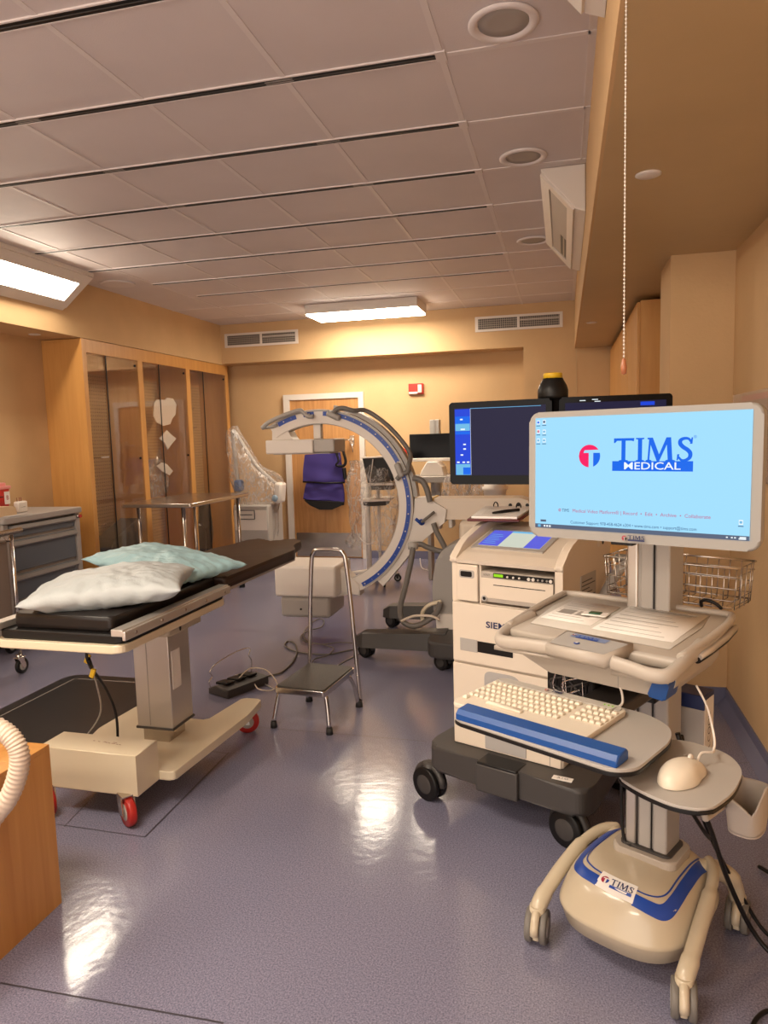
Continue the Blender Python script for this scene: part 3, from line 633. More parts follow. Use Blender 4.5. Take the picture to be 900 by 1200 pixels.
b = M(); b.prism(roundpoly([(-.235, .085), (.265, .085), (.275, .92), (.20, 1.06), (.17, 1.30), (.06, 1.33), (.02, 1.22), (-.06, 1.22), (-.10, 1.33), (-.19, 1.30), (-.20, 1.06), (-.245, .92)], [.02, .02, .05, .06, .05, .04, .05, .05, .04, .05, .06, .05], 6), .863, .918, 'z', vinylb, .018); b.build('long_pad', vinylb, t)
ax = ((.085, -.50, -35), (-.30, -.50, -35), (.15, .46, 20), (-.34, .40, 0))
for x, y, a in ax: caster(t, x, y, .062, .034, .128, a, steel, redw, lgrey, off=.03, label='steel caster with a red wheel')
b = M(); b.tube(smooth_path([(-.02, -.47, .76), (-.05, -.50, .735), (-.085, -.46, .66), (-.10, -.34, .5), (-.09, -.30, .36), (-.085, -.32, .17)], 8), .006, black, 8); b.tube([(-.018, -.475, .762), (-.05, -.50, .735)], .012, black, 8); b.tube([(-.078, -.47, .68), (-.09, -.44, .635)], .010, black, 8); b.build('power_cord', black, t)
b = M(); b.tube(smooth_path([(-.09, -.44, .62), (-.13, -.36, .52), (-.25, -.2, .33), (-.38, -.16, .18), (-.44, -.2, .09), (-.5, -.25, .02)], 8), .004, grey, 6); b.build('grey_cord', grey, t)
for z in (.63, .57):
    b = M(); b.box((-.105+.02*(z < .6), -.44, z+.04), (.02, .012, .04), yellow, .003, Matrix.Rotation(.4, 3, 'Y')); b.build('cord_tag', yellow, t)
b = M(); b.tube(smooth_path([(.05, -.11, .77), (.09, -.13, .78), (.115, -.10, .76), (.10, -.06, .70), (.06, -.05, .69)], 6), .005, black, 6); b.build('loop_cord', black, t)
# ---- pillows
def pillow(name, lab, c, rz, sx, sy, h, m, seed, tilt=(0, 0)):
    b = M()
    def f(sg):
        def g(u, v):
            x, y = u*2-1, v*2-1; ex = (1-abs(x)**2.6)*(1-abs(y)**2.6); z = max(ex, 0)**.5
            px = x*(1-.10*(1-abs(y)**1.5)*0 - .07*(1-y*y)*abs(x)); py = y*(1-.07*(1-x*x)*abs(y))
            n = noise.noise(Vector((x*2.3+seed, y*2.3, sg)))*.22+noise.noise(Vector((x*7+seed, y*7, sg)))*.07
            pk = .004*math.sin(26*math.atan2(y, x)+seed)*max(abs(x), abs(y))**4
            q_ = Vector((x*3.1+seed*2, y*3.1, sg*2)); rd = (1-abs(noise.noise(q_))*3.2)+.6*(1-abs(noise.noise(q_*2.1))*3.2); edge = max(abs(x), abs(y))**2
            zz = sg*h/2*z*(1+n)+pk*.9+.0030*rd*(.35+edge)*min(1, z*3)
            if sg < 0: zz = max(zz, -h*.36)
            return Vector((px*sx/2, py*sy/2, zz))
        return g
    b.grid(f(1), 80, 80, m); b.grid(f(-1), 80, 80, m); bmesh.ops.remove_doubles(b.bm, verts=b.bm.verts, dist=.0008)
    o = b.build(name, m); o.location = c; o.rotation_euler = (tilt[0], tilt[1], R(rz)); return tag(o, lab, 'pillow', 'pillows on the operating table')
pillow('pillow', 'white pillow with pale blue edges at the near end of the table', (-1.775, 2.52, .975), 22, .60, .46, .15, pillw, 1.0, (.0, -.05))
pillow('pillow', 'aqua blue pillow behind, leaning on the white pillow', (-1.86, 3.04, .982), -20, .72, .40, .115, pillb, 5.0, (.04, .07))
# ---- mat
pts = roundpoly([(-3.23, 2.85), (-2.36, 2.85), (-2.34, 4.07), (-3.24, 4.07)], .10, 6); b = M(); b.prism(pts, .001, .012, 'z', matm, .004)
for p, q in (((-3.15, 2.95), (-3.15, 3.98)), ((-3.12, 3.99), (-2.42, 3.99))): b.b2((min(p[0], q[0])-.003, min(p[1], q[1])-.003, .012), (max(p[0], q[0])+.003, max(p[1], q[1])+.003, .0128), grey)
tag(b.build('floor_mat', matm), 'large dark rubber floor mat under the far side of the operating table', 'mat')
# ---- wooden box and corrugated hose
t = thing('wooden_box', 'plain birch plywood box at the lower left edge', 'box', (-1.95, 1.5, 0))
b = M(); x0, x1, y0, y1, h = -2.35, -1.665, .9, 1.96, .548
for lo, hi in (((x1-.018, y0, 0), (x1, y1, h)), ((x0, y0, 0), (x0+.018, y1, h)), ((x0+.018, y1-.018, 0), (x1-.018, y1, h)), ((x0+.018, y0, 0), (x1-.018, y0+.018, h)), ((x0+.018, y0+.018, .3), (x1-.018, y1-.018, .318))): b.b2(lo, hi, woodb, .001)
b.build('case', woodb, t, True)
b = M(); b.b2((x0+.01, y1-.14, h), (x1, y1, h+.015), woodb, .001); b.b2((x1-.10, y0, h), (x1, y1-.14, h+.015), woodb, .001); b.b2((x0, y0, h), (x0+.1, y1-.14, h+.015), woodb, .001); b.build('top_frame', woodb, t, True)
hp = smooth_path([at(u, v, y=1.6) for u, v in ((-60, 838), (-30, 841), (0, 854), (16, 868), (23, 886), (20, 910), (9, 937), (-10, 964))]+[Vector((-1.60, 1.50, .36)), Vector((-1.595, 1.4, .2)), Vector((-1.57, 1.25, .05))], 20)
b = M(); b.tube(hp, [.0255+.002*math.sin(i*PI/2) for i in range(len(hp))], tubem, 18); tag(b.build('corrugated_hose', tubem), 'pale corrugated hose draped beside the wooden box', 'hose')
# ---- foot pedal
t = thing('foot_pedal', 'dark foot switch with wire carry loop on the floor', 'foot switch', (-1.985, 4.03, 0), 66)
b = M(); b.prism([(-.09, 0), (.09, 0), (.09, .035), (.02, .06), (-.09, .05)], -.17, .17, 'x', dgrey, .008); b.build('housing', dgrey, t)
for x in (-.09, .0, .09):
    b = M(); b.box((x, .02, .062), (.07, .11, .016), black, .006, Matrix.Rotation(-.12, 3, 'X')); b.build('pedal', vinyl, t)
b = M(); b.tube(smooth_path([(-.165, .07, .03), (-.175, .07, .08), (-.15, .07, .105), (-.165, .07, .14), (-.12, .07, .175), (0, .07, .205), (.12, .07, .215), (.165, .07, .20), (.15, .07, .16), (.172, .07, .12), (.165, .07, .04)], 6), .0035, chrome, 6); b.build('carry_loop', chrome, t)
b = M(); b.tube(smooth_path([(.05, -.09, .03), (.02, -.16, .02), (.06, -.22, .012), (.14, -.2, .02), (.15, -.1, .09), (.08, -.02, .11), (-.02, -.02, .07)], 6), .004, offw, 6); b.build('cord', offw, t)
# ---- step stool
t = thing('step_stool', 'chrome step stool with black rubber tread and tall handle', 'stool', (-1.335, 3.66, 0), -6)
b = M(); b.prism(rrect(-.138, -.205, .138, .20, .012), .235, .243, 'z', mat('ribbed_tread', (.035, .028, .022), .5, bump=.4, bscale=150), .002); b.build('tread', MATS['ribbed_tread'], t)
b = M(); b.prism(rrect(-.146, -.213, .146, .208, .014), .205, .236, 'z', chrome, .004); b.build('rim', chrome, t)
for x, y, tx, ty in ((-.175, -.185, -.125, -.17), (.155, -.185, .125, -.17)):
    b = M(); b.tube(smooth_path([(tx*.8, ty, .215), (tx, ty, .205), (tx+(x-tx)*.45, ty, .17), (x, y, .03)], 5), .0125, chrome, 12); g = b.build('leg', chrome, t)
    b = M(); b.cyl((x, y, 0), (x, y, .035), .019, rubber, 14, .016); b.build('rubber_foot', rubber, g)
for s in (-1, 1):
    b = M(); b.tube(smooth_path([(s*.125, .10, .215), (s*.14, .14, .20), (s*.15, .18, .13), (s*.158, .205, .03)], 5), .011, chrome, 12); g = b.build('leg', chrome, t)
    b = M(); b.cyl((s*.160, .222, 0), (s*.160, .222, .035), .022, rubber, 14, .018); b.build('rubber_foot', rubber, g)
b = M(); b.tube(smooth_path([(-.163, .235, .03), (-.150, .230, .24), (-.128, .225, .60), (-.108, .22, .84), (-.092, .22, .895), (-.06, .22, .912), (.06, .22, .912), (.092, .22, .895), (.108, .22, .84), (.128, .225, .60), (.150, .230, .24), (.163, .235, .03)], 6), .0125, chrome, 12); b.build('handle', chrome, t)
# ---- stainless back table
t = thing('instrument_table', 'stainless steel instrument table standing before the glass cabinet', 'table', (-3.6, 6.4, 0))
b = M(); b.prism(rrect(-3.95, 5.80, -3.235, 7.03, .02), .965, 1.0, 'z', steel, .006); b.build('top', steel, t, True)
for x, y in ((-3.83, 5.90), (-3.36, 5.88), (-3.83, 6.93), (-3.32, 6.93)):
    b = M(); b.cyl((x, y, .07), (x, y, .966), .019, steel); g = b.build('leg', steel, t, True)
    b = M(); b.lathe([(0, 0), (.03, 0), (.032, .02), (.03, .05), (.015, .07), (0, .075)], (x, y, 0), black); b.build('foot', black, g, True)
b = M(); b.prism(rrect(-3.85, 5.88, -3.32, 6.95, .02), .30, .32, 'z', steel, .004); b.build('shelf', steel, t, True)
# ---- plastic draped imaging stand
t = thing('imaging_stand', 'tall jointed imaging stand draped in clear plastic beside the door', 'medical stand', (-3.65, 7.95, 0))
def A8(u, v, y=7.95): return at(u, v, y=y)
b = M(); lo, hi = A8(291, 640), A8(320, 590); b.b2((lo.x-.08, 7.75, .10), (hi.x+.02, 8.2, hi.z), lgrey, .02); b.b2((lo.x-.06, 7.745, .5), (hi.x, 7.75, hi.z-.06), white, .002); b.build('cabinet', lgrey, t, True)
p, q = A8(287, 596), A8(307, 606)
b = M();
for z_ in (p.z, q.z): b.b2((p.x, 7.735, z_-.004), (q.x, 7.745, z_+.004), ink)
for x_ in (p.x, q.x): b.b2((x_-.004, 7.735, q.z), (x_+.004, 7.745, p.z), ink)
b.b2((p.x, 7.736, (p.z+q.z)/2-.004), (q.x-.03, 7.744, (p.z+q.z)/2+.004), ink); b.build('warning_label', ink, t, True)
b = M(); b.tube([A8(281, 640), A8(280, 575), A8(272, 505)], .022, lgrey, 12); b.build('post', lgrey, t, True)
b = M(); b.tube(smooth_path([A8(272, 505), A8(279, 512), A8(300, 545), A8(318, 562), A8(326, 568)], 6), [.03]*6+[.022]*12+[.02]*7, lgrey, 12); b.build('upper_arm', white, t, True)
c = A8(328, 577); b = M(); b.box(c, (.10, .18, .24), white, .03, Matrix.Rotation(.1, 3, 'Y')); b.build('head', white, t, True)
b = M(); b.lathe([(0, -.01), (.032, -.01), (.04, 0), (0, 0)], A8(322, 584, 7.85), mat('pale_blue_pad', (.25, .35, .45), .3), 'y', 20); b.build('pad', None, t, True)
c = A8(280, 569); b = M(); b.box(c, (.10, .12, .14), mat('blue_knob', (.08, .14, .30), .4), .03); b.build('joint_cover', None, t, True)
L_ = [A8(*p) for p in ((266, 505), (266, 520), (270, 545), (275, 575), (277, 605), (278, 640))]; Rr = [A8(*p) for p in ((277, 499), (289, 520), (305, 545), (331, 565), (325, 600), (322, 640))]
def drape(Lp, Rp, dep, seed, wr=.035, lean=0):
    LL = smooth_path(Lp, 6); RR = smooth_path(Rp, 6); n = len(LL)
    def f(u, v):
        a = plerp(LL, v); c = plerp(RR, v); w = (c-a).length/2; m = (a+c)/2; th = 2*PI*u; d = dep*(.35+.65*min(1, v*3))
        k = 1+noise.noise(Vector((math.cos(th)*3+seed, math.sin(th)*3, v*5)))*wr*8
        s = (c-a).normalized()
        return m+s*math.cos(th)*w*k+Vector((0, math.sin(th)*d*k, noise.noise(Vector((th, v*6, seed)))*wr*.5))
    b = M(); b.grid(f, 40, 34, plasm, True); return b
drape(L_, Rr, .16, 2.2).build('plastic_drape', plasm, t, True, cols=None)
# ---- monitor trolley with plastic, mid back
t = thing('monitor_trolley', 'small patient monitor on a pole trolley with crumpled clear plastic', 'medical trolley', (-1.93, 7.3, 0))
def A7(u, v, y=7.3): return at(u, v, y=y)
p0 = A7(428, 537); p1 = A7(462, 563)
b = M(); b.prism([(p0.x, p0.z), (p1.x-.02, p0.z+.01), (p1.x+.02, p1.z), (p0.x+.05, p1.z-.02)], 7.18, 7.34, 'y', black, .01); b.prism([(p0.x-.015, p0.z+.012), (p0.x+.26, p0.z+.02), (p0.x+.26, p0.z+.008), (p0.x, p0.z-.0)], 7.17, 7.35, 'y', white, .002)
b.build('monitor', black, t, True)
b = M(); b.b2((p0.x+.05, 7.16, p1.z-.045), (p1.x+.02, 7.34, p1.z-.015), white, .01); b.b2((p0.x+.06, 7.18, p1.z-.09), (p1.x, 7.34, p1.z-.05), dgrey, .01); b.build('bracket', white, t, True)
sh = A7(441, 584); b = M(); b.prism([(sh.x-.14, 7.12), (sh.x, 7.02), (sh.x+.19, 7.12), (sh.x+.16, 7.45), (sh.x-.12, 7.45)], sh.z-.012, sh.z+.008, 'z', white, .003); b.prism([(sh.x-.10, 7.14), (sh.x, 7.06), (sh.x+.14, 7.14), (sh.x+.12, 7.4), (sh.x-.1, 7.4)], sh.z-.06, sh.z-.013, 'z', dgrey, .003); b.build('shelf', white, t, True)
for u, r, z0 in ((431, .028, .12), (444, .017, .12)):
    c = A7(u, 600); b = M(); b.cyl((c.x, 7.3, z0), (c.x, 7.3, sh.z+.1 if u > 440 else sh.z+.15), r, white); b.build('pole', white, t, True)
b = M()
for a in range(5): b.tube([(-1.98, 7.3, .13), (-1.98+.27*math.cos(a*1.257+.4), 7.3+.27*math.sin(a*1.257+.4), .09)], [.028, .016], white, 8)
b.build('base', white, t, True)
for a in range(5): caster(t, -.05+.27*math.cos(a*1.257+.4), .27*math.sin(a*1.257+.4), .04, .02, .085, a*72, black, black, grey)
b = M(); b.tube(smooth_path([A7(437, 538, 7.15), A7(436, 548, 7.15), A7(434, 560, 7.15), A7(434, 572, 7.15), A7(436, 590, 7.14), A7(441, 625, 7.14), A7(432, 638, 7.14), A7(420, 628, 7.15), A7(417, 615, 7.15)], 6), .006, white, 6); b.build('cable', white, t, True)
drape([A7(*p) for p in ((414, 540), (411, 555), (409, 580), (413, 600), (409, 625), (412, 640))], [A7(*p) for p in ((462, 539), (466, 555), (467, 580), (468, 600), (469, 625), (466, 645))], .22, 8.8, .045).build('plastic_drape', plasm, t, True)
# ---- lead apron on the door hook
t = thing('apron_rack', 'chrome swing arm hook mounted on the wooden door', 'hook', (-2.62, 8.79, 1.5))
c = at(411, 516, y=8.72)
b = M(); b.b2((c.x-.03, 8.775, c.z-.06), (c.x+.03, 8.787, c.z+.06), chrome, .004); b.cyl((c.x, 8.78, c.z), (c.x, 8.70, c.z), .02, chrome)
b.cyl((c.x, 8.70, c.z+.01), (c.x-.25, 8.60, c.z+.01), .010, chrome); b.cyl((c.x-.05, 8.68, c.z+.0), (c.x-.55, 8.56, c.z-.03), .008, chrome); b.cyl((c.x+.02, 8.70, c.z), (c.x+.04, 8.66, c.z-.15), .006, chrome); b.build('arm', chrome, t, True)
t = thing('lead_apron', 'purple two tier protective apron with black trim hung on the door', 'apron', (-2.95, 8.65, 1.2))
def cloth(px, y, th, m, seed, wob=.008, n=22):
    """panel between two edge paths, folded a little"""
    Lp = [at(u, v, y=y) for u, v in px[0]]; Rp = [at(u, v, y=y) for u, v in px[1]]
    LL = smooth_path(Lp, 5); RR = smooth_path(Rp, 5); k = len(LL); b = M()
    for sg in (0, th):
        def f(u, v):
            p = plerp(LL, v).lerp(plerp(RR, v), u); return p+Vector((0, sg+wob*math.sin(u*9+seed)*(.3+v)+.012*noise.noise(Vector((u*4, v*3, seed))), 0))
        b.grid(f, n, 14, m)
    return b
cloth([[(357, 533), (355, 550), (354.5, 565)], [(398, 530), (401, 550), (404, 565)]], 8.60, .03, purple, 1).build('upper_panel', purple, t, True)
cloth([[(359, 566), (356, 577), (355, 585)], [(401, 566), (403, 577), (403, 588)]], 8.62, .03, purple, 2).build('lower_panel', purple, t, True)
cloth([[(355, 584), (363, 591)], [(403, 587), (403, 592)]], 8.625, .03, black, 2, .015).build('hem', black, t, True)
b = M(); b.prism([(p.x, p.z) for p in [at(u, v, y=8.63) for u, v in ((357, 586), (402, 588), (401, 592), (390, 597), (375, 597), (364, 592))]], 8.60, 8.63, 'y', black, .004); b.build('black_lining', black, t, True)
b = M(); b.tube([at(355, 564.5, y=8.585), at(380, 566, y=8.575), at(404, 565.5, y=8.585)], .012, black, 6); b.build('trim', black, t, True)
b = M(); b.tube(smooth_path([at(u, v, y=8.57) for u, v in ((396, 516), (394, 528), (397, 540), (394, 545), (402, 546), (405, 540), (401, 525))], 5), .018, black, 8); b.tube(smooth_path([at(u, v, y=8.56) for u, v in ((403, 548), (404, 556), (405, 562))], 5), .025, black, 8); b.build('strap', black, t, True)
b = M(); b.prism([(p.x, p.z) for p in [at(u, v, y=8.58) for u, v in ((395, 530), (399, 536), (398, 546), (391, 547), (393, 538))]], 8.56, 8.59, 'y', purple, .004); b.build('shoulder_flap', purple, t, True)
# ---- workstation screen on the wall column at the back
t = thing('wall_workstation', 'hanging wall workstation with a black screen, keyboard shelf and rail behind the imaging arm', 'workstation', (-1.35, 8.3, 1.2))
def AB(u, v, y=8.2): return at(u, v, y=y)
p, q = AB(480, 509, 8.15), AB(536, 536, 8.15)
b = M(); b.b2((p.x, 8.13, q.z), (q.x, 8.17, p.z), scrb, .006); b.build('screen', scrb, t, True)
r_ = AB(480, 541, 8.15); b = M(); b.b2((p.x, 8.125, r_.z), (q.x, 8.175, q.z), white, .006); b.build('bezel', white, t, True)
p, q = AB(504, 492, 8.4), AB(517, 600, 8.4); b = M(); b.b2((p.x, 8.36, q.z-.2), (q.x, 8.498, p.z), lgrey, .006); b.b2((p.x+.045, 8.352, q.z-.2), (q.x-.045, 8.36, p.z), grey); b.build('rail', lgrey, t, True)
p, q = AB(484, 557), AB(532, 563); b = M(); b.prism(rrect(p.x-.01, 7.85, q.x+.05, 8.35, .05), q.z, p.z, 'z', lgrey, .008); b.build('shelf', lgrey, t, True)
b = M(); c = AB(508, 551); b.prism([(c.x-.13, p.z), (c.x+.16, p.z), (c.x+.13, p.z+.10), (c.x+.08, p.z+.16), (c.x-.04, p.z+.16), (c.x-.10, p.z+.07)], 8.0, 8.3, 'y', white, .012); b.build('stand_base', white, t, True)
b = M(); b.tube([(c.x, 8.35, p.z-.02), (c.x, 8.36, p.z-.2)], .04, lgrey, 10); b.tube(smooth_path([(c.x+.1, 8.3, p.z-.2), (c.x+.2, 8.25, p.z-.28), (c.x+.38, 8.25, p.z-.22), (c.x+.42, 8.3, p.z-.05)], 5), .016, grey, 8); b.build('bracket', lgrey, t, True)
# bags, canister and cloth behind the monitors
for k, (u0, u1, lab) in enumerate(((518, 537, 'clear bag hanging on the left under the big dark screen'), (537, 552, 'clear bag hanging in the middle under the big dark screen'), (552, 567, 'clear bag hanging next to the white canister'))):
    a, c = at(u0, 566, y=7.6), at(u1, 566, y=7.6); b = M(); w = (c.x-a.x)/2
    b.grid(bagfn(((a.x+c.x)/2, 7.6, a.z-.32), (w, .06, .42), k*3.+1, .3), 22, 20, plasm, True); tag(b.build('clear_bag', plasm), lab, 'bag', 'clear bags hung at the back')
c = at(580, 575, y=7.5); b = M(); b.lathe([(0, -.25), (.10, -.25), (.115, .0), (.13, .01), (.13, .04), (.11, .05), (.12, .14), (.10, .17), (0, .17)], m=white); o = b.build('suction_canister', white); o.location = (c.x, 7.5, c.z); tag(o, 'white ribbed canister behind the imaging boom under the dark screen', 'canister')
t = thing('supply_stand', 'low grey supply stand carrying the canister and bags behind the imaging boom', 'stand', (c.x-.2, 7.6, 0))
b = M(); b.b2((c.x-.75, 7.42, c.z-.29), (c.x+.3, 7.75, c.z-.25), lgrey, .01); b.build('shelf', lgrey, t, True)
for x in (c.x-.7, c.x+.25):
    b = M(); b.b2((x-.02, 7.5, 0), (x+.02, 7.68, c.z-.29), lgrey, .006); b.build('leg', lgrey, t, True)
# ================================================================== THE IMAGING C-ARM
cx, cz, yf = -1.791, 1.05, 5.15
t = thing('xray_machine', 'white mobile C-shaped X-ray imaging arm with blue marked ring', 'x-ray machine', (-.9, 5.2, 0))
def arc(r0, r1, a0, a1, n=40):
    return [(cx+r1*math.cos(R(a0+(a1-a0)*k/n)), cz+r1*math.sin(R(a0+(a1-a0)*k/n))) for k in range(n+1)] + [(cx+r0*math.cos(R(a1+(a0-a1)*k/n)), cz+r0*math.sin(R(a1+(a0-a1)*k/n))) for k in range(n+1)]
def arcsolid(b, r0, r1, a0, a1, y0, y1, m, n=56):
    P = arc(r0, r1, a0, a1, n); N = n+1
    V = [Vector((p[0], y0, p[1])) for p in P]+[Vector((p[0], y1, p[1])) for p in P]; F = []
    for k in range(n):
        i, j = k, 2*N-1-k
        F += [(i, i+1, j-1, j), (i+2*N, j+2*N, j-1+2*N, i+1+2*N), (i, i+2*N, i+1+2*N, i+1), (j, j-1, j-1+2*N, j+2*N)]
    F += [(0, 2*N-1, 4*N-1, 2*N), (N-1, 3*N-1, 3*N, N)]
    vs, fs = b._add(V, F, m)
    return fs
b = M(); arcsolid(b, .612, .716, -88, 123, yf, yf+.11, white); arcsolid(b, .606, .612, -88, 123, yf+.012, yf+.10, lgrey); arcsolid(b, .70, .712, -62, 118, yf-.0025, yf, lgrey)
b.build('ring', white, t, True)
for a0, a1 in ((117, 104), (99, 92), (86, 27), (20, -63)):
    b = M(); n = 40 if abs(a0-a1) > 20 else 12
    arcsolid(b, .668, .700, a0, a1, yf-.004, yf+.001, blue, n)
    for k in range(int(abs(a0-a1)/11)+1):
        a = a0-4-k*11
        if a < a1: continue
        b.lathe([(0, 0), (.0055, 0), (.0055, -.0015), (0, -.0015)], (cx+.684*math.cos(R(a)), yf-.004, cz+.686*math.sin(R(a))), white, 'y', 10)
        a -= 5.5
        if a > a1: b.box((cx+.686*math.cos(R(a)), yf-.0045, cz+.686*math.sin(R(a))), (.012, .001, .002), lgrey, 0, Matrix.Rotation(-R(a), 3, 'Y'))
    b.build('scale_strip', blue, t, True)
b = M(); arcsolid(b, .722, .752, 80, 4, yf+.01, yf+.10, grey); b.build('cable_cover', grey, t, True)
q = lambda pts, y: [at(u, v, y=y) for u, v in pts]
b = M(); b.tube(smooth_path(q([(388, 489), (393, 481), (402, 478), (414, 481)], 5.12)+[Vector((cx+.785*math.cos(R(a)), 5.2, cz+.785*math.sin(R(a)))) for a in (62, 50, 38, 28)]+q([(479, 545), (477, 553), (470, 556), (465, 562)], 5.12), 7), .017, hosem, 10); b.build('hand_rail', grey, t, True)
b = M(); b.tube(smooth_path(q([(307, 502), (315, 495), (332, 487), (350, 481), (355, 483), (361, 488), (367, 488)], 5.10), 7), .016, grey, 10); b.tube(q([(307, 502), (320, 500), (325, 498)], 5.13), .011, grey, 8); b.build('grip_handle', grey, t, True)
for u, v in ((391, 487), (468, 551)):
    c = at(u, v, y=5.13); b = M(); b.box(c, (.11, .06, .045), grey, .015, Matrix.Rotation(R(25 if u < 400 else 70), 3, 'Y')); b.build('clamp', grey, t, True)
b = M(); b.prism([(p.x, p.z) for p in q([(319, 502), (323, 498), (334, 500), (338, 506), (341, 512), (345, 517), (319, 517)], 5.16)], 5.16, 5.30, 'y', white); b.build('detector_mount', white, t, True)
b = M(); b.b2((-2.20, 5.11, 1.440), (-1.82, 5.42, 1.545), white, .01); b.b2((-1.82, 5.12, 1.445), (-1.655, 5.41, 1.545), lgrey, .012); b.b2((-2.15, 5.14, 1.434), (-1.70, 5.39, 1.441), lgrey, .002)
b.build('flat_detector', white, t, True)
b = M(); b.b2((-1.84, 5.19, 1.545), (-1.78, 5.25, 1.69), white, .006); b.build('detector_post', white, t, True)
b = M(); b.b2((-2.13, 5.0, .365), (-1.645, 5.42, .60), white, .02); b.b2((-2.10, 5.02, .20), (-1.70, 5.40, .365), lgrey, .03); b.cyl((-1.93, 5.019, .27), (-1.93, 5.012, .27), .008, black, 10); b.prism([(-1.66, .38), (-1.50, .355), (-1.50, .44), (-1.66, .58)], 5.14, 5.27, 'y', white, .01); b.build('tube_housing', white, t, True)
b = M(); P = q([(486, 584), (500, 583), (523, 597), (521, 612), (487, 641), (461, 673), (449, 687), (440, 678), (462, 652), (478, 618), (485, 600)], 5.17); b.prism([(p.x, p.z) for p in P], 5.17, 5.33, 'y', white); b.build('carriage', white, t, True)
b = M(); b.tube(q([(478, 606), (487, 608), (493, 613)], 5.14)[1:], .012, blue, 10); b.tube(q([(494, 612), (509, 600)], 5.12), .011, hosem, 10); b.lathe([(0, -.006), (.02, -.006), (.024, .0), (0, 0)], at(494, 612, y=5.165), blue, 'y', 16); b.build('brake_lever', hosem, t, True)
b = M(); b.prism(roundpoly([(-1.06, .93), (-.30, .93), (-.23, .97), (-.23, 1.06), (-.30, 1.085), (-1.06, 1.085)], .02), 5.20, 5.44, 'y', offw, .015)
for u in (598, 607, 618): b.cyl(at(u, 592, y=5.2), at(u, 592, y=5.2)+Vector((0, -.006, 0)), .013, black, 12)
b.build('boom', offw, t, True)
b = M(); b.b2((-.955, 5.195, .928), (-.93, 5.45, 1.09), yellow); b.build('tape_band', yellow, t, True)
b = M(); b.b2((-.80, 5.24, .93), (-.83, 5.4, .86), white, .01); b.b2((-.74, 5.12, .16), (-.30, 5.52, .93), offw, .04); b.build('column', offw, t, True)
P = [(-.90, .25), (-.88, .40), (-.87, .55), (-.86, .66), (-.82, .74), (-.72, .79), (-.40, .80), (-.40, .25)]
b = M(); b.prism(roundpoly([(-.885, .30), (-.895, .52), (-.85, .74), (-.70, .82), (-.40, .82), (-.40, .30)], [.03, .15, .12, .06, .02, .02]), 4.86, 5.15, 'y', grey, .03); b.build('shroud', grey, t, True)
b = M(); b.prism(roundpoly([(-.86, .155), (-.87, .31), (-.40, .31), (-.40, .155)], .03), 4.84, 5.17, 'y', white, .03); b.build('shroud_base', white, t, True)
b = M()
for y0, y1 in ((4.70, 4.86), (5.52, 5.68)):
    b.loft([[Vector((x, y, z)) for y, z in ((y0+d, .09), (y1-d, .09), (y1-d-.02, h), (y0+d+.02, h))] for x, h, d in ((-1.43, .15, .03), (-1.37, .185, .0), (-1.0, .20, -.01), (-.78, .215, -.02))], dgrey, sm=False)
b.prism(roundpoly([(-.88, 4.52), (-.30, 4.45), (-.15, 5.75), (-.88, 5.78)], .08), .095, .205, 'z', dgrey, .02); b.build('base', dgrey, t, True)
for x, y in ((-1.36-(-.9), 4.79-5.2), (-1.36+.9, 5.60-5.2), (-.78+.9, 4.60-5.2), (-.30+.9, 4.62-5.2), (-.3+.9, 5.6-5.2)): caster(t, x, y, .055, .075, .10, 150, dgrey, black, dgrey, twin=True)
b = M(); b.tube(smooth_path(q([(484, 641), (482, 655), (478, 675), (473, 695), (469, 712), (471, 726), (480, 733), (492, 732), (504, 725), (513, 716), (516, 706)], 4.80), 7), .020, hosem, 12)
b.lathe([(0, -.02), (.036, -.02), (.038, .02), (.02, .03), (0, .03)], at(484, 640, y=4.82), lgrey, 'z', 18); b.build('supply_hose', hosem, t, True)
b = M(); b.tube(smooth_path(q([(508, 613), (512, 624), (521, 641), (520, 646), (512, 645), (500, 641), (494, 638), (486, 638)], 5.13), 6), .020, hosem, 12); b.build('folded_hose', hosem, t, True); b = M(); b.tube(smooth_path(q([(484, 560), (494, 563), (500, 573), (504, 588)], 5.15), 6), .022, hosem, 12); b.build('upper_hose', hosem, t, True)
b = M(); b.tube(smooth_path(q([(496, 731), (495, 718), (503, 709), (517, 705)], 4.82), 6), .014, cream, 10); b.tube(smooth_path(q([(470, 728), (485, 722), (505, 722), (515, 727)], 4.78), 6), .009, offw, 8); b.build('cream_hose', cream, t, True)
# floor cable
b = M()
b.tube(smooth_path([Vector((p.x, p.y, .008)) for p in [at(u, v, z=0) for u, v in ((432, 759), (410, 763), (385, 768), (362, 767), (345, 764), (334, 758), (337, 753), (345, 755), (348, 765), (343, 777), (330, 789), (316, 793), (306, 797))]], 7), .006, hosem, 6)
b.tube(smooth_path([Vector((p.x, p.y, .014)) for p in [at(u, v, z=0) for u, v in ((430, 757), (400, 755), (376, 757), (356, 753), (353, 747), (362, 741), (376, 737), (380, 730), (375, 727), (366, 731), (356, 743), (360, 753), (380, 758), (391, 762), (384, 770), (370, 774), (366, 778))]], 7), .005, hosem, 6)
tag(b.build('floor_cable', hosem), 'thin grey cable looped on the floor behind the step stool', 'cable')
b = M(); b.tube(smooth_path([Vector((p.x, p.y, .005)) for p in [at(u, v, z=0) for u, v in ((306, 797), (290, 803), (272, 815), (268, 800), (280, 791), (300, 797), (330, 812), (345, 808), (372, 795), (400, 778), (430, 762))]], 7), .004, lgrey, 6); tag(b.build('floor_cable', lgrey), 'thin light cable from the foot switch passing under the step stool', 'cable')
b = M(); b.tube(smooth_path([Vector((p.x, p.y, .006)) for p in [at(u, v, z=0) for u, v in ((492, 650), (494, 665), (505, 670), (520, 672))]], 7), .006, white, 6); tag(b.build('floor_cable', white), 'thin white cable at the back wall base under the boom', 'cable')
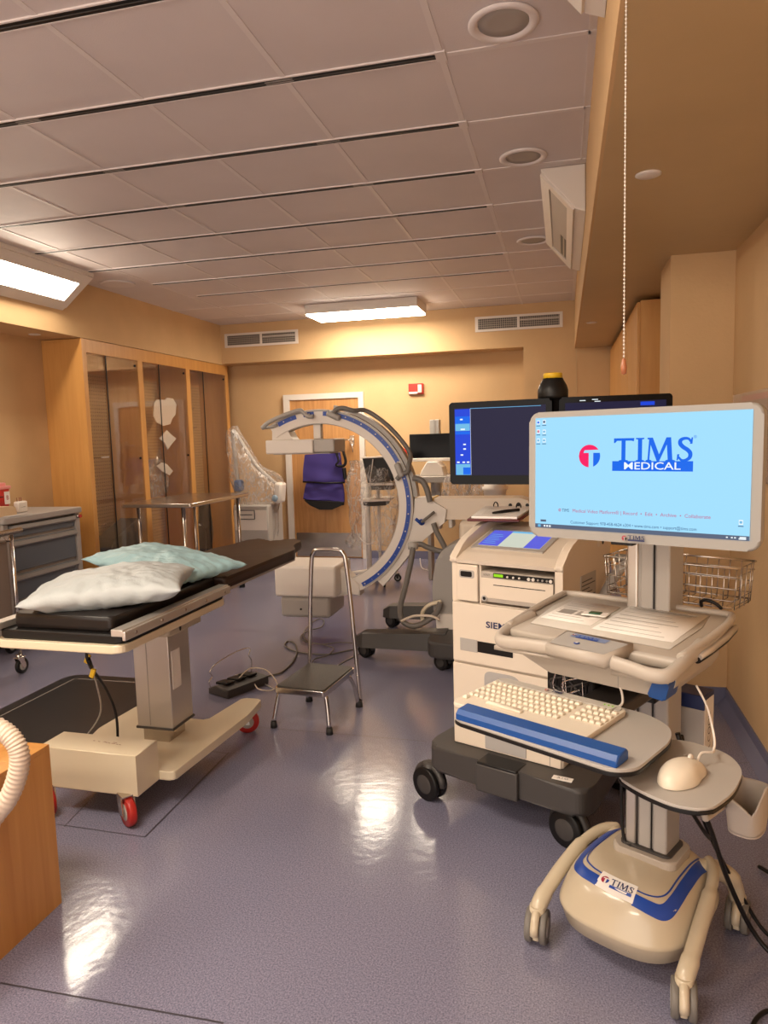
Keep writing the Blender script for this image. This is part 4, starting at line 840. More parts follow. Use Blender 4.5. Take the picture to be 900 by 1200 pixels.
# ================================================================== WHITE EQUIPMENT CART (dark wheels, touch screen)
SO = Vector((-.229, 2.80, 0)); SA = -22.8
t = thing('equipment_cart', 'white medical equipment cart with a sloping touch screen and printer bay', 'medical cart', SO, SA)
b = M()
b.b2((-.243, .0, .262), (.243, .50, .60), offw, .012)
b.b2((-.243, .012, .60), (.243, .50, .87), offw, .004)
b.b2((-.243, .012, .87), (-.215, .50, 1.03), offw); b.b2((.212, .0, .87), (.243, .50, 1.03), offw); b.b2((-.215, .28, .87), (.212, .50, 1.03), offw); b.b2((-.116, .012, .87), (-.108, .28, 1.03), offw)
b.build('body', offw, t)
b = M(); b.b2((-.236, -.004, .62), (.236, .012, .868), offw, .004)
for lo, hi in (((-.2, -.006, .668), (-.12, -.003, .72)),): b.b2(lo, hi, lgrey, .001)
b.b2((-.118, -.0065, .672), (.038, -.003, .717), black); b.build('front_panel', offw, t)
b = M(); b.b2((-.236, -.006, .268), (.236, .0, .612), offw, .003)
b.b2((.19, -.0065, .268), (.193, -.005, .612), grey)
g = roundpoly([(-.088, .60), (.055, .60), (.093, .54), (.093, .275), (-.088, .275)], [.03, .03, .03, .004, .004]); b.prism([(x, z) for x, z in g], -.009, -.005, 'y', meshgrey); b.build('lower_door', offw, t)
b = M(); b.b2((-.214, -.004, .876), (-.116, .012, 1.026), offw, .004); d = b.build('cup_door', offw, t)
b = M(); b.prism(rrect(-.199, .972, -.130, 1.004, .008), -.006, -.003, 'y', lgrey, .001); b.prism(rrect(-.192, .977, -.140, .999, .006), -.0075, -.0055, 'y', black); b.build('recess', black, d)
letters('brand_letters', 'SIEMENS', .036, navy, t, .004, -.0068, .79, .0006, width=.165)
# printer in its bay
# sloping top with raised cheeks
prof = [(0, 1.03), (-.006, 1.045), (.05, 1.068), (.33, 1.145), (.50, 1.145), (.50, 1.03)]
b = M(); b.prism(prof, -.215, .215, 'x', offw, .004)
chk = roundpoly([(0, 1.03), (-.008, 1.048), (.07, 1.112), (.24, 1.168), (.50, 1.165), (.50, 1.03)], [.005, .02, .05, .06, .02, .01], 6)
b.prism(chk, -.245, -.213, 'x', offw, .008); b.prism(chk, .213, .245, 'x', offw, .008); b.build('top_console', offw, t)
sl = Matrix.Rotation(math.atan2(.077, .28), 3, 'X')
def SP(x, s, h=0): # point on the slope: s along slope from the lip
    a = math.atan2(.077, .28); return Vector((x, .05+s*math.cos(a)-h*math.sin(a), 1.068+s*math.sin(a)+h*math.cos(a)))
def slopebox(b, x0, x1, s0, s1, h0, h1, m):
    V = [SP(x, s, h) for x in (x0, x1) for s in (s0, s1) for h in (h0, h1)]; b._add(V, [(0, 1, 3, 2), (4, 6, 7, 5), (0, 4, 5, 1), (2, 3, 7, 6), (0, 2, 6, 4), (1, 5, 7, 3)], m)
b = M(); slopebox(b, -.195, .125, .04, .245, 0, .006, lgrey); f = b.build('touch_screen', lgrey, t)
b = M(); slopebox(b, -.175, .10, .065, .22, .006, .007, s_cream); slopebox(b, -.175, -.085, .065, .22, .0068, .0078, s_vio); slopebox(b, .03, .10, .065, .22, .0068, .0078, s_vio); slopebox(b, -.085, .03, .205, .22, .0068, .0078, s_cy)
for k in range(6): slopebox(b, -.165, -.105-.01*(k % 2), .085+k*.018, .088+k*.018, .0078, .0082, s_cy)
b.build('display', s_cream, f, fix=False)
for k in range(2):
    b = M(); b.cyl((.2435, .36+k*.05, 1.09), (.2465, .36+k*.05, 1.09), .014 if k == 0 else .010, white if k == 0 else black, 14); b.build('socket', lgrey, t)
b = M(); b.b2((.2435, .17, .83), (.2460, .33, .985), lgrey)
for k in range(8): b.b2((.2455, .18, .845+k*.016), (.2465, .32-.03*(k % 3), .849+k*.016), ink)
b.build('rating_label', lgrey, t)
b = M(); b.tube(smooth_path([(.25, .30, .80), (.28, .36, .90), (.31, .42, .975), (.34, .47, 1.0), (.34, .55, 1.0), (.25, .56, 1.0)], 6), .024, grey, 12, flat=.8); b.build('side_handle', grey, t)
b = M(); b.prism(roundpoly([(-.33, -.01), (-.31, -.085), (-.07, -.10), (.11, -.105), (.36, -.12), (.385, -.05), (.34, .56), (-.30, .56)], [.05, .05, .02, .02, .05, .05, .08, .08]), .158, .266, 'z', dgrey, .018); b.b2((-.07, -.125, .15), (.11, -.08, .262), dgrey, .006); b.b2((-.05, -.02, .12), (.25, .4, .175), black)
b.build('base', dgrey, t)
b = M(); b.b2((-.066, -.122, .18), (.106, -.03, .270), black, .004); b.build('foot_brake', black, t)
b = M(); b.poly([(.245, -.142, .2), (.305, -.133, .2), (.305, -.1325, .222), (.245, -.1415, .222)]);
b = M(); b.box((.27, -.07, .2675), (.075, .03, .002), paper, 0, Matrix.Rotation(.12, 3, 'Z')); st = b.build('warning_sticker', paper, t)
letters('symbols', 'A ! O', .018, ink, st, .27, -.07, .2692, rot=Matrix.Rotation(.12, 4, 'Z'))
for x, y in ((-.345, -.035), (.285, -.04), (-.30, .50), (.29, .50)): caster(t, x, y, .072, .075, .16, -12, dgrey, black, dgrey, twin=True, off=.0)
t = thing('video_printer', 'beige video printer with a green display inside the equipment cart', 'printer', SO, SA)
b = M(); b.b2((-.102, .0, .882), (.208, .27, 1.006), beige, .004); b.b2((-.10, -.003, .90), (.206, .0, .98), offw, .001); b.build('body', beige, t)
b = M(); b.b2((-.044, -.007, .985), (.206, -.0, 1.003), black, .001); p = b.build('control_strip', black, t)
b = M(); b.b2((-.040, -.008, .989), (.000, -.007, 1.0)); b.build('display', s_green, p)
for k, x in enumerate((.02, .045, .07, .11, .128, .148, .166, .184, .199)):
    b = M(); b.cyl((x, -.007, .993), (x, -.011, .993), .004 if k not in (3, 4, 8) else .0065, white if k < 5 or k == 8 else grey, 10); b.build('knob', white, p)
b = M(); b.b2((-.045, -.0035, .953), (.175, -.003, .956)); b.build('paper_slot', black, t)
b = M(); b.cyl((-.085, -.003, .897), (-.085, -.006, .897), .012, lgrey, 16); b.cyl((-.085, -.006, .897), (-.085, -.007, .897), .007, black, 16); b.build('power_button', grey, t)
letters('brand_text', 'SONY', .011, ink, t, -.075, -.0015, .992)
# clipboard and pen on the cart top
t = thing('clipboard', 'dark red edged binder tray with white papers on top of the equipment cart', 'clipboard', SO, SA)
W = Matrix.Rotation(.03, 3, 'X')
b = M(); b.prism([(-.26, .17), (-.045, .225), (-.17, .66), (-.42, .60)], 1.178, 1.190, 'z', mat('dark_red_board', (.10, .012, .012), .4), .004); b.build('board', None, t)
b = M(); b.prism([(-.245, .18), (-.055, .23), (-.175, .65), (-.405, .59)], 1.190, 1.200, 'z', paper, .001)
for k in range(9): b.b2((-.24-k*.012, .26+k*.030, 1.2002), (-.11-.02*(k % 3)-k*.01, .264+k*.030, 1.2005), grey)
b.build('papers', paper, t)
for x in (-.34, -.22):
    b = M(); b.tube([(x+.012*math.cos(a*PI/6), .58, 1.200+.022*math.sin(a*PI/6)) for a in range(7)], .003, black, 6); b.build('ring', black, t)
o = M().tube([Vector((-.19, .27, 1.207)), Vector((-.17, .34, 1.208)), Vector((-.14, .42, 1.208))], [.005, .007, .007], black, 8).build('pen', black); o.matrix_basis = Matrix.Translation(SO) @ Matrix.Rotation(R(SA), 4, 'Z'); tag(o, 'black pen lying on the papers of the red edged board', 'pen')
# mast, beacon and two dark screens behind the cart
t = thing('monitor_mast', 'black post with a black domed cap and yellow tape between the two dark screens', 'mast', (-.045, 3.19, 0))
b = M(); b.cyl((0, 0, 1.18), (0, 0, 1.70), .046, black, 24); b.build('post', black, t)
b = M(); b.lathe([(.044, 1.69), (.062, 1.69), (.064, 1.70), (.064, 1.725), (.058, 1.745), (.046, 1.765), (.042, 1.775), (0, 1.775)], m=black, seg=32); b.build('cap', dgrey, t)
b = M(); b.lathe([(0, 1.775), (.040, 1.775), (.040, 1.792), (.038, 1.797), (0, 1.797)], m=yellow, seg=28); b.build('yellow_tape', yellow, t)
b = M(); b.box((0, .06, 1.5), (.5, .03, .10), black, .006); b.box((0, .03, 1.5), (.08, .10, .14), black, .006); b.box((.0, .0, 1.175), (.11, .11, .02), black, .004); b.build('mount', black, t)
def dark_monitor(lab, x, y, rz, z):
    t = thing('dark_monitor', lab, 'monitor', (x, y, z), rz, 'dark screens on the mast')
    b = M(); b.prism(rrect(-.225, -.18, .225, .18, .012), -.012, .03, 'y', scrb, .006); b.prism(rrect(-.15, -.12, .15, .12, .012), .03, .05, 'y', black, .006); b.build('case', scrb, t)
    b = M(); b.b2((-.200, -.0135, -.140), (.200, -.012, .155)); b.build('screen', scrn, t); return t
tm = dark_monitor('left dark screen with a blue menu column at its left side', -.268, 3.155, -10, 1.509)
b = M(); b.b2((-.198, -.0142, -.138), (-.128, -.0136, .150), s_ui); 
for z0, z1, m_ in ((.085, .118, s_blue), (.055, .087, s_cy), (-.138, -.09, s_cy), (.04, .052, s_blue)): b.b2((-.196, -.0146, z0), (-.13, -.0143, z1), m_)
b.b2((-.163, -.0149, -.136), (-.13, -.0147, -.105), s_blue); b.b2((-.1275, -.0142, -.138), (-.1265, -.0136, .15), s_white); b.b2((-.1275, -.0142, .150), (.18, -.0136, .152), s_cy)
for x, z in ((-.168, .105), (-.155, -.004), (-.155, -.024), (-.168, -.05), (-.185, -.082), (-.160, -.082), (-.14, -.082), (-.166, .062), (-.158, .062)): b.b2((x-.006, -.0152, z-.003), (x+.006, -.0149, z+.003), s_white)
b.build('menu_column', s_ui, tm, fix=False)
tm = dark_monitor('right dark screen mostly hidden behind the big light blue one', .205, 3.16, 3, 1.512)
b = M(); b.b2((.10, -.0142, .135), (.155, -.0136, .15), s_ui)
for x, z in ((-.13, .163), (-.08, .166), (-.07, .158)): b.b2((x-.012, -.0142, z-.0015), (x+.012, -.0136, z+.0015), s_white)
b.build('status_marks', s_ui, tm, fix=False)
# ================================================================== THE FRONT WORKSTATION CART
TO = Vector((.22, 2.19, 0)); TA = -29.1
t = thing('workstation_cart', 'beige computer workstation cart with blue striped base and wheeled legs', 'computer cart', TO, TA)
def sup(a, bb, n, k, N=64):
    th = 2*PI*k/N; c, s = math.cos(th), math.sin(th)
    return (a*abs(c)**(2/n)*(1 if c >= 0 else -1), bb*abs(s)**(2/n)*(1 if s >= 0 else -1))
AX_, BX_ = .205, .238
def dome(s): # height over normalised radius
    K = [(0, .266), (.45, .262), (.62, .255), (.74, .241), (.84, .217), (.92, .185), (.97, .155), (1, .135)]
    for (a, za), (c, zc) in zip(K, K[1:]):
        if s <= c: return za+(zc-za)*(s-a)/(c-a)
    return .135
def srad(x, y): return (abs(x/AX_)**3+abs(y/BX_)**3)**(1/3)
b = M(); rings = []
for s, z in ((.80, .070), (.93, .085), (.985, .13), (1.0, .136)): rings.append([Vector((*[q*s for q in sup(AX_, BX_, 3, k)], z)) for k in range(64)])
for s in (.985, .95, .90, .84, .78, .70, .6, .45, .25, .03): rings.append([Vector((*[q*s for q in sup(AX_, BX_, 3, k)], dome(s))) for k in range(64)])
b.loft(rings, beige2); b.build('base_cover', beige2, t)
def strip(b, path, w, m, h=.0012):
    P = smooth_path([(x, y, 0) for x, y in path], 8); L_ = []; R_ = []
    for i, p in enumerate(P):
        d = (P[min(i+1, len(P)-1)]-P[max(i-1, 0)]).normalized(); n = Vector((-d.y, d.x, 0))
        row = [p+n*w*(k/3-.5) for k in range(4)]; L_.append([Vector((q.x, q.y, dome(srad(q.x, q.y))+h)) for q in row])
    V = [v for r in L_ for v in r]; F = [(i*4+k, i*4+k+1, i*4+k+5, i*4+k+4) for i in range(len(P)-1) for k in range(3)]
    b._add(V, F, m, True)
b = M()
strip(b, [(-.125, .145), (-.135, .05), (-.142, -.07), (-.136, -.125), (-.10, -.157), (-.048, -.172)], .026, blue)
strip(b, [(.060, -.178), (.10, -.174), (.136, -.155), (.150, -.11), (.150, -.02), (.148, .07), (.15, .15)], .026, blue)
strip(b, [(-.108, .145), (-.118, .05), (-.123, -.06), (-.116, -.108), (-.085, -.136), (-.048, -.149)], .004, blue)
strip(b, [(.060, -.155), (.09, -.151), (.117, -.134), (.130, -.10), (.130, -.02), (.130, .07), (.132, .15)], .004, blue)
b.build('blue_stripe', blue, t)
b = M(); strip(b, [(-.050, -.162), (.006, -.168), (.062, -.166)], .044, paper, .0016); lb = b.build('name_plate', paper, t)
def plateF(x0, y0, dx):
    def F(x, y, l=0):
        px = x0+x; py = y0+y*.8; return Vector((px, py, dome(srad(px, py))+.0024+l*.0004))
    return F
b = emblem(plateF(-.030, -.164, 0), .012, mat('emblem_maroon', (.35, .02, .05), .4), blue, paper); b.build('emblem', None, lb, fix=False)
F = plateF(-.012, -.172, 0); b = M()
for p in wm_polys(): b.poly([F(x*.0225, y*.022+.0, 1) for x, y in p], navy)
b.poly([F(x, y, 1) for x, y in ((0, -.001), (.066, -.001), (.066, -.009), (0, -.009))], blue); b.build('word_mark', navy, lb, fix=False)
for sx in (-1, 1):
    b = M(); b.tube(smooth_path([(sx*.145, .17, .222), (sx*.178, .115, .228), (sx*.200, .03, .215), (sx*.212, -.08, .180), (sx*.220, -.17, .138), (sx*.221, -.212, .112), (sx*.221, -.222, .10)], 6), [.012]+[.017]*12+[.022]*12+[.025]*6+[.024]*6, beige2, 14); b.build('leg', beige2, t)
    b = M(); b.tube(smooth_path([(sx*.13, .12, .21), (sx*.17, .17, .20), (sx*.205, .205, .165), (sx*.219, .219, .10)], 6), [.03]*7+[.028]*6+[.024]*6, beige2, 14); b.build('leg', beige2, t)
for x, y, a in ((-.221, -.224, 110), (.221, -.224, 112), (.219, .219, 100), (-.219, .219, 80)): caster(t, x, y, .050, .066, .115, a, beige2, hosem, lgrey, twin=True)
b = M(); b.prism(rrect(-.080, -.03, .115, .125, .03), .255, .285, 'z', beige, .008); b.prism(rrect(-.060, -.012, .096, .11, .02), .283, .292, 'z', dgrey, .001); b.build('collar', beige, t)
b = M()
for x0, x1 in ((-.046, -.012), (-.006, .034), (.040, .082)): b.b2((x0, 0 if x0 != -.006 else .003, .26), (x1, .105, 1.30), alu if x0 < -.02 else lgrey, .006)
b.b2((-.044, .006, .26), (.080, .10, 1.296), grey); b.cyl((.036, .002, .27), (.036, .002, 1.29), .0022, black, 6); b.cyl((-.009, .002, .27), (-.009, .002, .8), .003, dgrey, 6)
b.b2((-.052, .02, .29), (-.046, .05, .74), black); b.build('column', lgrey, t)
b = M(); b.tube(smooth_path([(-.052, .02, .72), (-.058, .0, .55), (-.055, .0, .36), (-.045, -.004, .292), (-.02, -.01, .288)], 6), .005, black, 8); b.build('column_cable', black, t)
# worktop
b = M(); O = roundpoly([(-.262, .055), (.222, .065), (.252, .02), (.262, -.12), (.250, -.345), (-.240, -.345), (-.268, -.16), (-.275, .0)], [.03, .03, .04, .1, .03, .03, .1, .04], 5)
sk = lambda y: 1.005+.06*min(0, (y+.1)) # droops to the front
def plate(b, O, f0, f1, m, inset=.006):
    n = len(O); cen = Vector((sum(p[0] for p in O)/n, sum(p[1] for p in O)/n)); ring = []
    for s, f in ((1-inset*6, f0), (1, lambda y: f0(y)+.006), (1, lambda y: f1(y)-.006), (1-inset*2.5, f1)):
        ring.append([Vector((cen.x+(x-cen.x)*s, cen.y+(y-cen.y)*s, f(y))) for x, y in O])
    b.loft(ring, m)
top = lambda y: 1.026+.075*min(0, y+.02)
bot = lambda y: top(y)-.03
plate(b, O, bot, top, beige)
rim = smooth_path([(x, y, top(y)+.004) for x, y in ((-.245, -.33), (-.262, -.16), (-.266, -.01), (-.250, .045), (-.1, .052), (.1, .055), (.215, .058), (.243, .02), (.252, -.12), (.238, -.33))], 6); b.tube(rim, .010, beige, 10)
b.build('worktop', beige, t)
b = M(); inset = [(-.225, .018), (.185, .026), (.205, -.09), (.195, -.285), (-.205, -.275), (-.232, -.1)]
b.loft([[Vector((x, y, top(y)+.0005)) for x, y in inset], [Vector((x, y, top(y)+.0028)) for x, y in inset]], None); wi = b.build('work_surface', mat('pale_work_surface', (.56, .52, .47), .4), t)
for lab_, (x0, x1, y0, y1, rz) in enumerate(((-.205, -.05, -.22, -.03, .05), (-.035, .185, -.24, .01, -.02))):
    b = M(); V = [(x0, y0), (x1, y0), (x1, y1), (x0, y1)]; b.loft([[Vector((x, y, top(y)+.0028+h)) for x, y in V] for h in (0, .0012)], paper)
    for k in range(7): yy = y0+.02+k*(y1-y0-.03)/7; b.poly([Vector((x, y, top(y)+.0046)) for x, y in ((x0+.012, yy), (x1-.03-.02*(k % 3), yy), (x1-.03-.02*(k % 3), yy+.003), (x0+.012, yy+.003))], lgrey)
    if lab_ == 0:
        for xx in (.02, .075): b.poly([Vector((x0+x, y, top(y)+.0048)) for x, y in ((xx, -.16), (xx+.045, -.16), (xx+.045, -.12), (xx, -.12))], grey)
    else: b.poly([Vector((x, y, top(y)+.0048)) for x, y in ((x0+.02, -.02), (x1-.02, -.02), (x1-.02, -.012), (x0+.02, -.012))], grey)
    o = b.build('paper_sheet', paper); o.matrix_basis = Matrix.Translation(TO) @ Matrix.Rotation(R(TA), 4, 'Z'); tag(o, ['printed sheet with grey boxes on the left of the cart worktop', 'printed form under the clear cover on the right of the cart worktop'][lab_], 'paper')
c = at(698, 722, z=1.02); L2 = Matrix.Rotation(R(-TA), 3, 'Z') @ (Vector((c.x, c.y, 0))-Vector((TO.x, TO.y, 0)))
o = M().box((0, 0, .0), (.07, .055, .004), paper, .002).box((.0, -.002, .0035), (.032, .030, .004), mat('green_chip', (.0, .06, .02), .3), .001).build('card_adapter', paper); o.location = (TO.x, TO.y, 0); o.matrix_basis = Matrix.Translation(TO) @ Matrix.Rotation(R(TA), 4, 'Z') @ Matrix.Translation((L2.x, L2.y, top(L2.y)+.009)) @ Matrix.Rotation(-.06, 4, 'X') @ Matrix.Rotation(.2, 4, 'Z')
tag(o, 'small white card with a dark green square on the cart worktop', 'card')
for sx in (-1, 1):
    b = M()
    pth = [(-.243, -.20, 1.008), (-.246, -.30, .998), (-.245, -.35, .990), (-.232, -.392, .982), (-.20, -.402, .982), (-.15, -.402, .986), (-.065, -.398, .990)] if sx < 0 else [(.240, -.20, 1.008), (.243, -.29, .998), (.243, -.35, .988), (.232, -.397, .978), (.20, -.410, .977), (.16, -.410, .982), (.105, -.408, .988)]
    b.tube(smooth_path(pth, 7), .0145, beige, 14, flat=1.3)
    xs_ = [-.242, -.06] if sx < 0 else [.10, .240]
    b.loft([[Vector((x, y, z)) for x, y, z in ((xs_[0], -.34, .965), (xs_[1], -.34, .968), (xs_[1], -.405, .962), (xs_[0], -.405, .955))], [Vector((x, y, z)) for x, y, z in ((xs_[0], -.33, .975), (xs_[1], -.33, .978), (xs_[1], -.405, .968), (xs_[0], -.405, .966))]], beige)
    b.build('handle', beige, t)
b = M(); V0 = [(-.070, -.425), (.095, -.432), (.125, -.335), (-.062, -.325)]
b.loft([[Vector((x*.98, y+.01, z)) for (x, y), z in zip(V0, (.972, .972, .985, .985))], [Vector((x, y, z)) for (x, y), z in zip(V0, (.985, .985, 1.0, 1.0))], [Vector((x, y, z)) for (x, y), z in zip(V0, (1.005, 1.007, 1.022, 1.022))]], beige)
zt = lambda y: 1.0075+(y+.425)*.15
b.poly([Vector((x, y, zt(y)+.0012)) for x, y in ((-.064, -.418), (.090, -.424), (.117, -.345), (-.056, -.335))], lgrey); pn = b.build('handle_panel', beige, t)
b = M(); b.poly([Vector((x, y, zt(y)+.0025)) for x, y in ((-.035, -.362), (.065, -.368), (.070, -.346), (-.030, -.340))], mat('badge_blue_grey', (.20, .25, .40), .4)); bd = b.build('badge', None, pn)
F = lambda x, y, l=0: Vector((-.018+x, -.358+y-.06*x, zt(-.358+y)+.003+l*.0004))
b = M(); 
for p in wm_polys(): b.poly([F(x*.021, y*.011) for x, y in p], blue)
b.poly([F(x, y) for x, y in ((0, -.001), (.062, -.001), (.062, -.006), (0, -.006))], blue); b.build('word_mark', blue, pn, fix=False)
emblem(lambda x, y, l: Vector((-.026+x, -.352+y*.9, zt(-.352)+.0035+l*.0004)), .006, MATS['emblem_maroon'], blue, paper).build('emblem', None, pn, fix=False)
b = M(); b.lathe([(0, 0), (.0075, 0), (.008, .001), (0, .0015)], (.002, -.393, zt(-.393)+.0015), blue, seg=16); b.lathe([(0, .0016), (.004, .0016)], (.002, -.393, zt(-.393)+.0022), paper, seg=12); b.build('round_button', blue, pn)
b = M(); b.prism(roundpoly([(-.222, .985), (-.222, .935), (-.20, .925), (-.12, .893), (.20, .893), (.225, .93), (.225, .985)], .01), -.32, -.02, 'y', beige, .008); b.b2((.078, -.3215, .896), (.080, -.319, .975), grey); dr = b.build('drawer_housing', beige, t)
b = M(); b.cyl((-.17, -.318, .940), (-.17, -.326, .940), .011, grey, 18); b.cyl((-.17, -.326, .940), (-.17, -.328, .940), .008, lgrey, 18); b.b2((-.1715, -.3295, .934), (-.1685, -.3275, .946), black); b.build('lock', grey, dr)
b = M(); P = [Vector((.262+.012*math.sin(k*.5), -.27+k*.024, .972+k*.002)) for k in range(12)]; b.tube([(.252, -.26, .985), (.258, -.19, .990), (.262, -.09, .998), (.256, .0, 1.004)], .010, black, 8, flat=.9); b.tube([(.257, -.26, .993), (.263, -.19, .998), (.266, -.09, 1.006), (.260, .0, 1.012)], .008, alu, 8); b.build('side_rail', black, t)
b = M(); b.prism(roundpoly([(.17, .905), (.185, .945), (.225, .945), (.215, .90)], .006), -.36, -.29, 'y', blueg, .006); b.build('release_lever', blueg, t)
# keyboard tray
b = M(); K = roundpoly([(-.225, -.655), (.225, -.668), (.262, -.63), (.262, -.44), (.235, -.37), (.16, -.325), (-.15, -.325), (-.23, -.37)], [.03, .03, .03, .05, .05, .05, .05, .05], 5); K = [(x+(.018 if x < -.15 and y < -.5 else 0), y+(.008 if y < -.6 else 0)) for x, y in K]; b.prism(K, .838, .846, 'z', lgrey, .003); b.prism([(x*1.004, y*1.002) for x, y in K], .829, .838, 'z', black, .003); b.build('keyboard_tray', lgrey, t)
b = M(); b.b2((-.05, -.40, .79), (.07, .0, .828), dgrey, .008); b.b2((-.03, -.04, .76), (.06, .02, .90), black, .006); b.build('tray_arm', black, t)
b = M(); b.prism([(-.650, .846), (-.650, .860), (-.640, .870), (-.602, .873), (-.594, .866), (-.594, .846)], -.192, .232, 'x', blueg, .004); b.build('wrist_rest', blueg, t)
b = M(); Q = roundpoly([(.19, -.575), (.175, -.40), (.215, -.30), (.345, -.31), (.400, -.38), (.415, -.50), (.40, -.60), (.34, -.625), (.26, -.61)], [.05, .06, .05, .05, .07, .08, .06, .05, .06], 6); b.prism(Q, .787, .794, 'z', lgrey, .003); b.prism([((x-.3)*1.006+.3, (y+.47)*1.006-.47) for x, y in Q], .778, .787, 'z', black, .003); b.b2((.0, -.42, .76), (.3, -.36, .778), black, .005); b.b2((.02, -.38, .76), (.06, -.34, .80), black); b.build('mouse_tray', lgrey, t)
# mouse pocket on the right
hc = Matrix.Rotation(R(-TA), 3, 'Z') @ (at(876, 945, y=1.84)-TO); hz = hc.z
def pocket(u, v):
    a = 2*PI*u; r = .80+.20*v; x = .048*r*math.copysign(abs(math.cos(a))**.7, math.cos(a)); y = .066*r*math.copysign(abs(math.sin(a))**.7, math.sin(a))
    z = -.052+v*(.095+.03*max(0, math.cos(a*2+.6))*(1)-.035*max(0, math.sin(a+2.6))**6)
    return Vector((hc.x+x, hc.y+y, hz+z))
b = M(); b.grid(pocket, 40, 12, beige, True); b._add([pocket(k/24, 0) for k in range(24)], [tuple(range(24))], beige); o = b.build('mouse_pocket', beige, t, fix=False); sm = o.modifiers.new('s', 'SOLIDIFY'); sm.thickness = .004
b = M(); b.tube([(hc.x-.05, hc.y, hz-.01), (.36, -.50, .72), (.33, -.48, .779)], .008, beige, 8); b.build('pocket_bracket', beige, t)
# mast basket and computer case behind the column
b = M()
for z, w in ((1.15, .0035), (1.125, .002), (1.09, .002), (1.055, .002), (1.035, .003)):
    k = .005*(1.15-z)/.11*3; b.tube([(-.175+k, .115, z), (.228-k, .115, z), (.232-k, .27, z), (-.178+k, .27, z)], w, steel, 6, closed=True)
for k in range(13):
    x = -.17+k*.033; b.cyl((x, .115, 1.15), (x*.97, .12, 1.03), .0018, steel, 5); b.cyl((x, .27, 1.15), (x*.97, .265, 1.03), .0018, steel, 5); b.cyl((x*.97, .12, 1.03), (x*.97, .265, 1.03), .0018, steel, 5)
for y in (.15, .19, .23): b.cyl((.231, y, 1.15), (.224, y, 1.03), .0018, steel, 5); b.cyl((-.178, y, 1.15), (-.17, y, 1.03), .0018, steel, 5)
b.b2((-.02, .1, 1.08), (.05, .118, 1.11), lgrey); b.build('wire_basket', steel, t)
b = M(); b.tube(smooth_path([(.14, .09, 1.035), (.14, .085, 1.05), (.155, .082, 1.057), (.18, .085, 1.05), (.195, .09, 1.035)], 6), .005, black, 8); b.build('black_clip', black, t)
b = M(); b.b2((-.06, .15, .40), (.131, .235, .70), lgrey, .003); b.b2((-.0605, .149, .70), (.1315, .236, .745), navy, .003); b.b2((.1312, .155, .41), (.1325, .23, .73), paper); cs = b.build('computer_case', lgrey, t)
letters('side_letters', '-ru ETHER.COOL', .03, ink, cs, .1335, .192, .56, rot=Matrix(((0, 0, 1, 0), (0, -1, 0, 0), (1, 0, 0, 0), (0, 0, 0, 1))), width=.25)
b = M(); b.b2((-.06, .10, .60), (.06, .16, .66), dgrey); b.build('case_bracket', dgrey, t)
b = M(); b.b2((-.20, -.20, .70), (-.046, .05, .89), black, .01)
for k in range(16): b.tube(smooth_path([(-.19+random.random()*.13, -.202, .73+random.random()*.14) for _ in range(4)], 4), .003, [dgrey, black, steel][k % 3], 5)
b.build('cable_box', black, t)
# monitor
MA = math.degrees(-.4542)
t = thing('cart_monitor', 'large grey framed monitor showing a light blue screen on the workstation cart', 'monitor', (.1738, 1.9492, 1.4304), MA)
W2, H2 = .300, .174
tl = Matrix.Rotation(-.0202, 4, 'X')
b = M(); b.prism(rrect(-W2, -H2, W2, H2, .028, 8), .0, .034, 'y', beige if 0 else mat('silver_bezel', (.31, .295, .275), .42), .006); b.prism(rrect(-.22, -.13, .22, .12, .03), .034, .060, 'y', MATS['silver_bezel'], .008); b.build('case', None, t)
b = M(); b.b2((-.279, -.0022, -.148), (.277, -.0005, .158)); sc = b.build('screen', s_sky, t)
def F(x, z, l=0): return Vector((x, -.0026-l*.0003, z))
b = M(); b.poly([F(-.279, -.148), F(.277, -.148), F(.277, -.137), F(-.279, -.137)], s_bar)
b.b2((-.270, -.0032, -.146), (-.262, -.0028, -.139), s_cy)
for x in (-.252, -.244, -.236): b.b2((x, -.0032, -.145), (x+.005, -.0028, -.140), s_white)
b.b2((-.262, -.0032, -.131), (-.245, -.0028, -.125), s_bar)
for x in (.226, .237, .244): b.b2((x, -.0032, -.144), (x+.004, -.0028, -.141), s_white)
b.b2((.254, -.0032, -.146), (.27, -.0028, -.143), s_white); b.b2((.256, -.0032, -.1425), (.27, -.0028, -.1395), s_white); b.build('task_bar', s_bar, sc, fix=False)
emblem(lambda x, y, l: F(-.119+x, .052+y, 1+l), .030, s_pink, s_blue, s_sky).build('round_emblem', None, sc, fix=False)
b = M()
for p in wm_polys(): b.poly([F(-.052+x*.0670, .0375+y*.0600, 1) for x, y in p], s_blue)
b.poly([F(-.056, .013, 1), F(.147, .013, 1), F(.147, .0385, 1), F(-.056, .0385, 1)], s_blue)
b.build('word_mark', s_blue, sc, fix=False)
letters('medical_letters', 'MEDICAL', .026, s_white, sc, .046, -.0042, .0255, .0002, width=.142)
letters('registered_mark', '®', .010, s_blue, sc, .151, -.0042, .097)
red = em('screen_text_red', (.55, .10, .22), 1.0)
letters('slogan_mark', '©', .011, red, sc, -.203, -.0042, -.0965, .0002); letters('slogan_tims', 'TIMS', .0125, s_txt, sc, -.186, -.0042, -.0965, .0, width=.021)
letters('slogan', 'Medical Video Platform\u00ae | Record  \u2022  Edit  \u2022  Archive  \u2022  Collaborate', .0128, red, sc, .0125, -.0042, -.0965, .0, width=.356)
letters('support_line', 'Customer Support: 978-458-4624 x204 \u2022 www.tims.com \u2022 support@tims.com', .0115, s_txt, sc, -.006, -.0042, -.128, .0, width=.330)
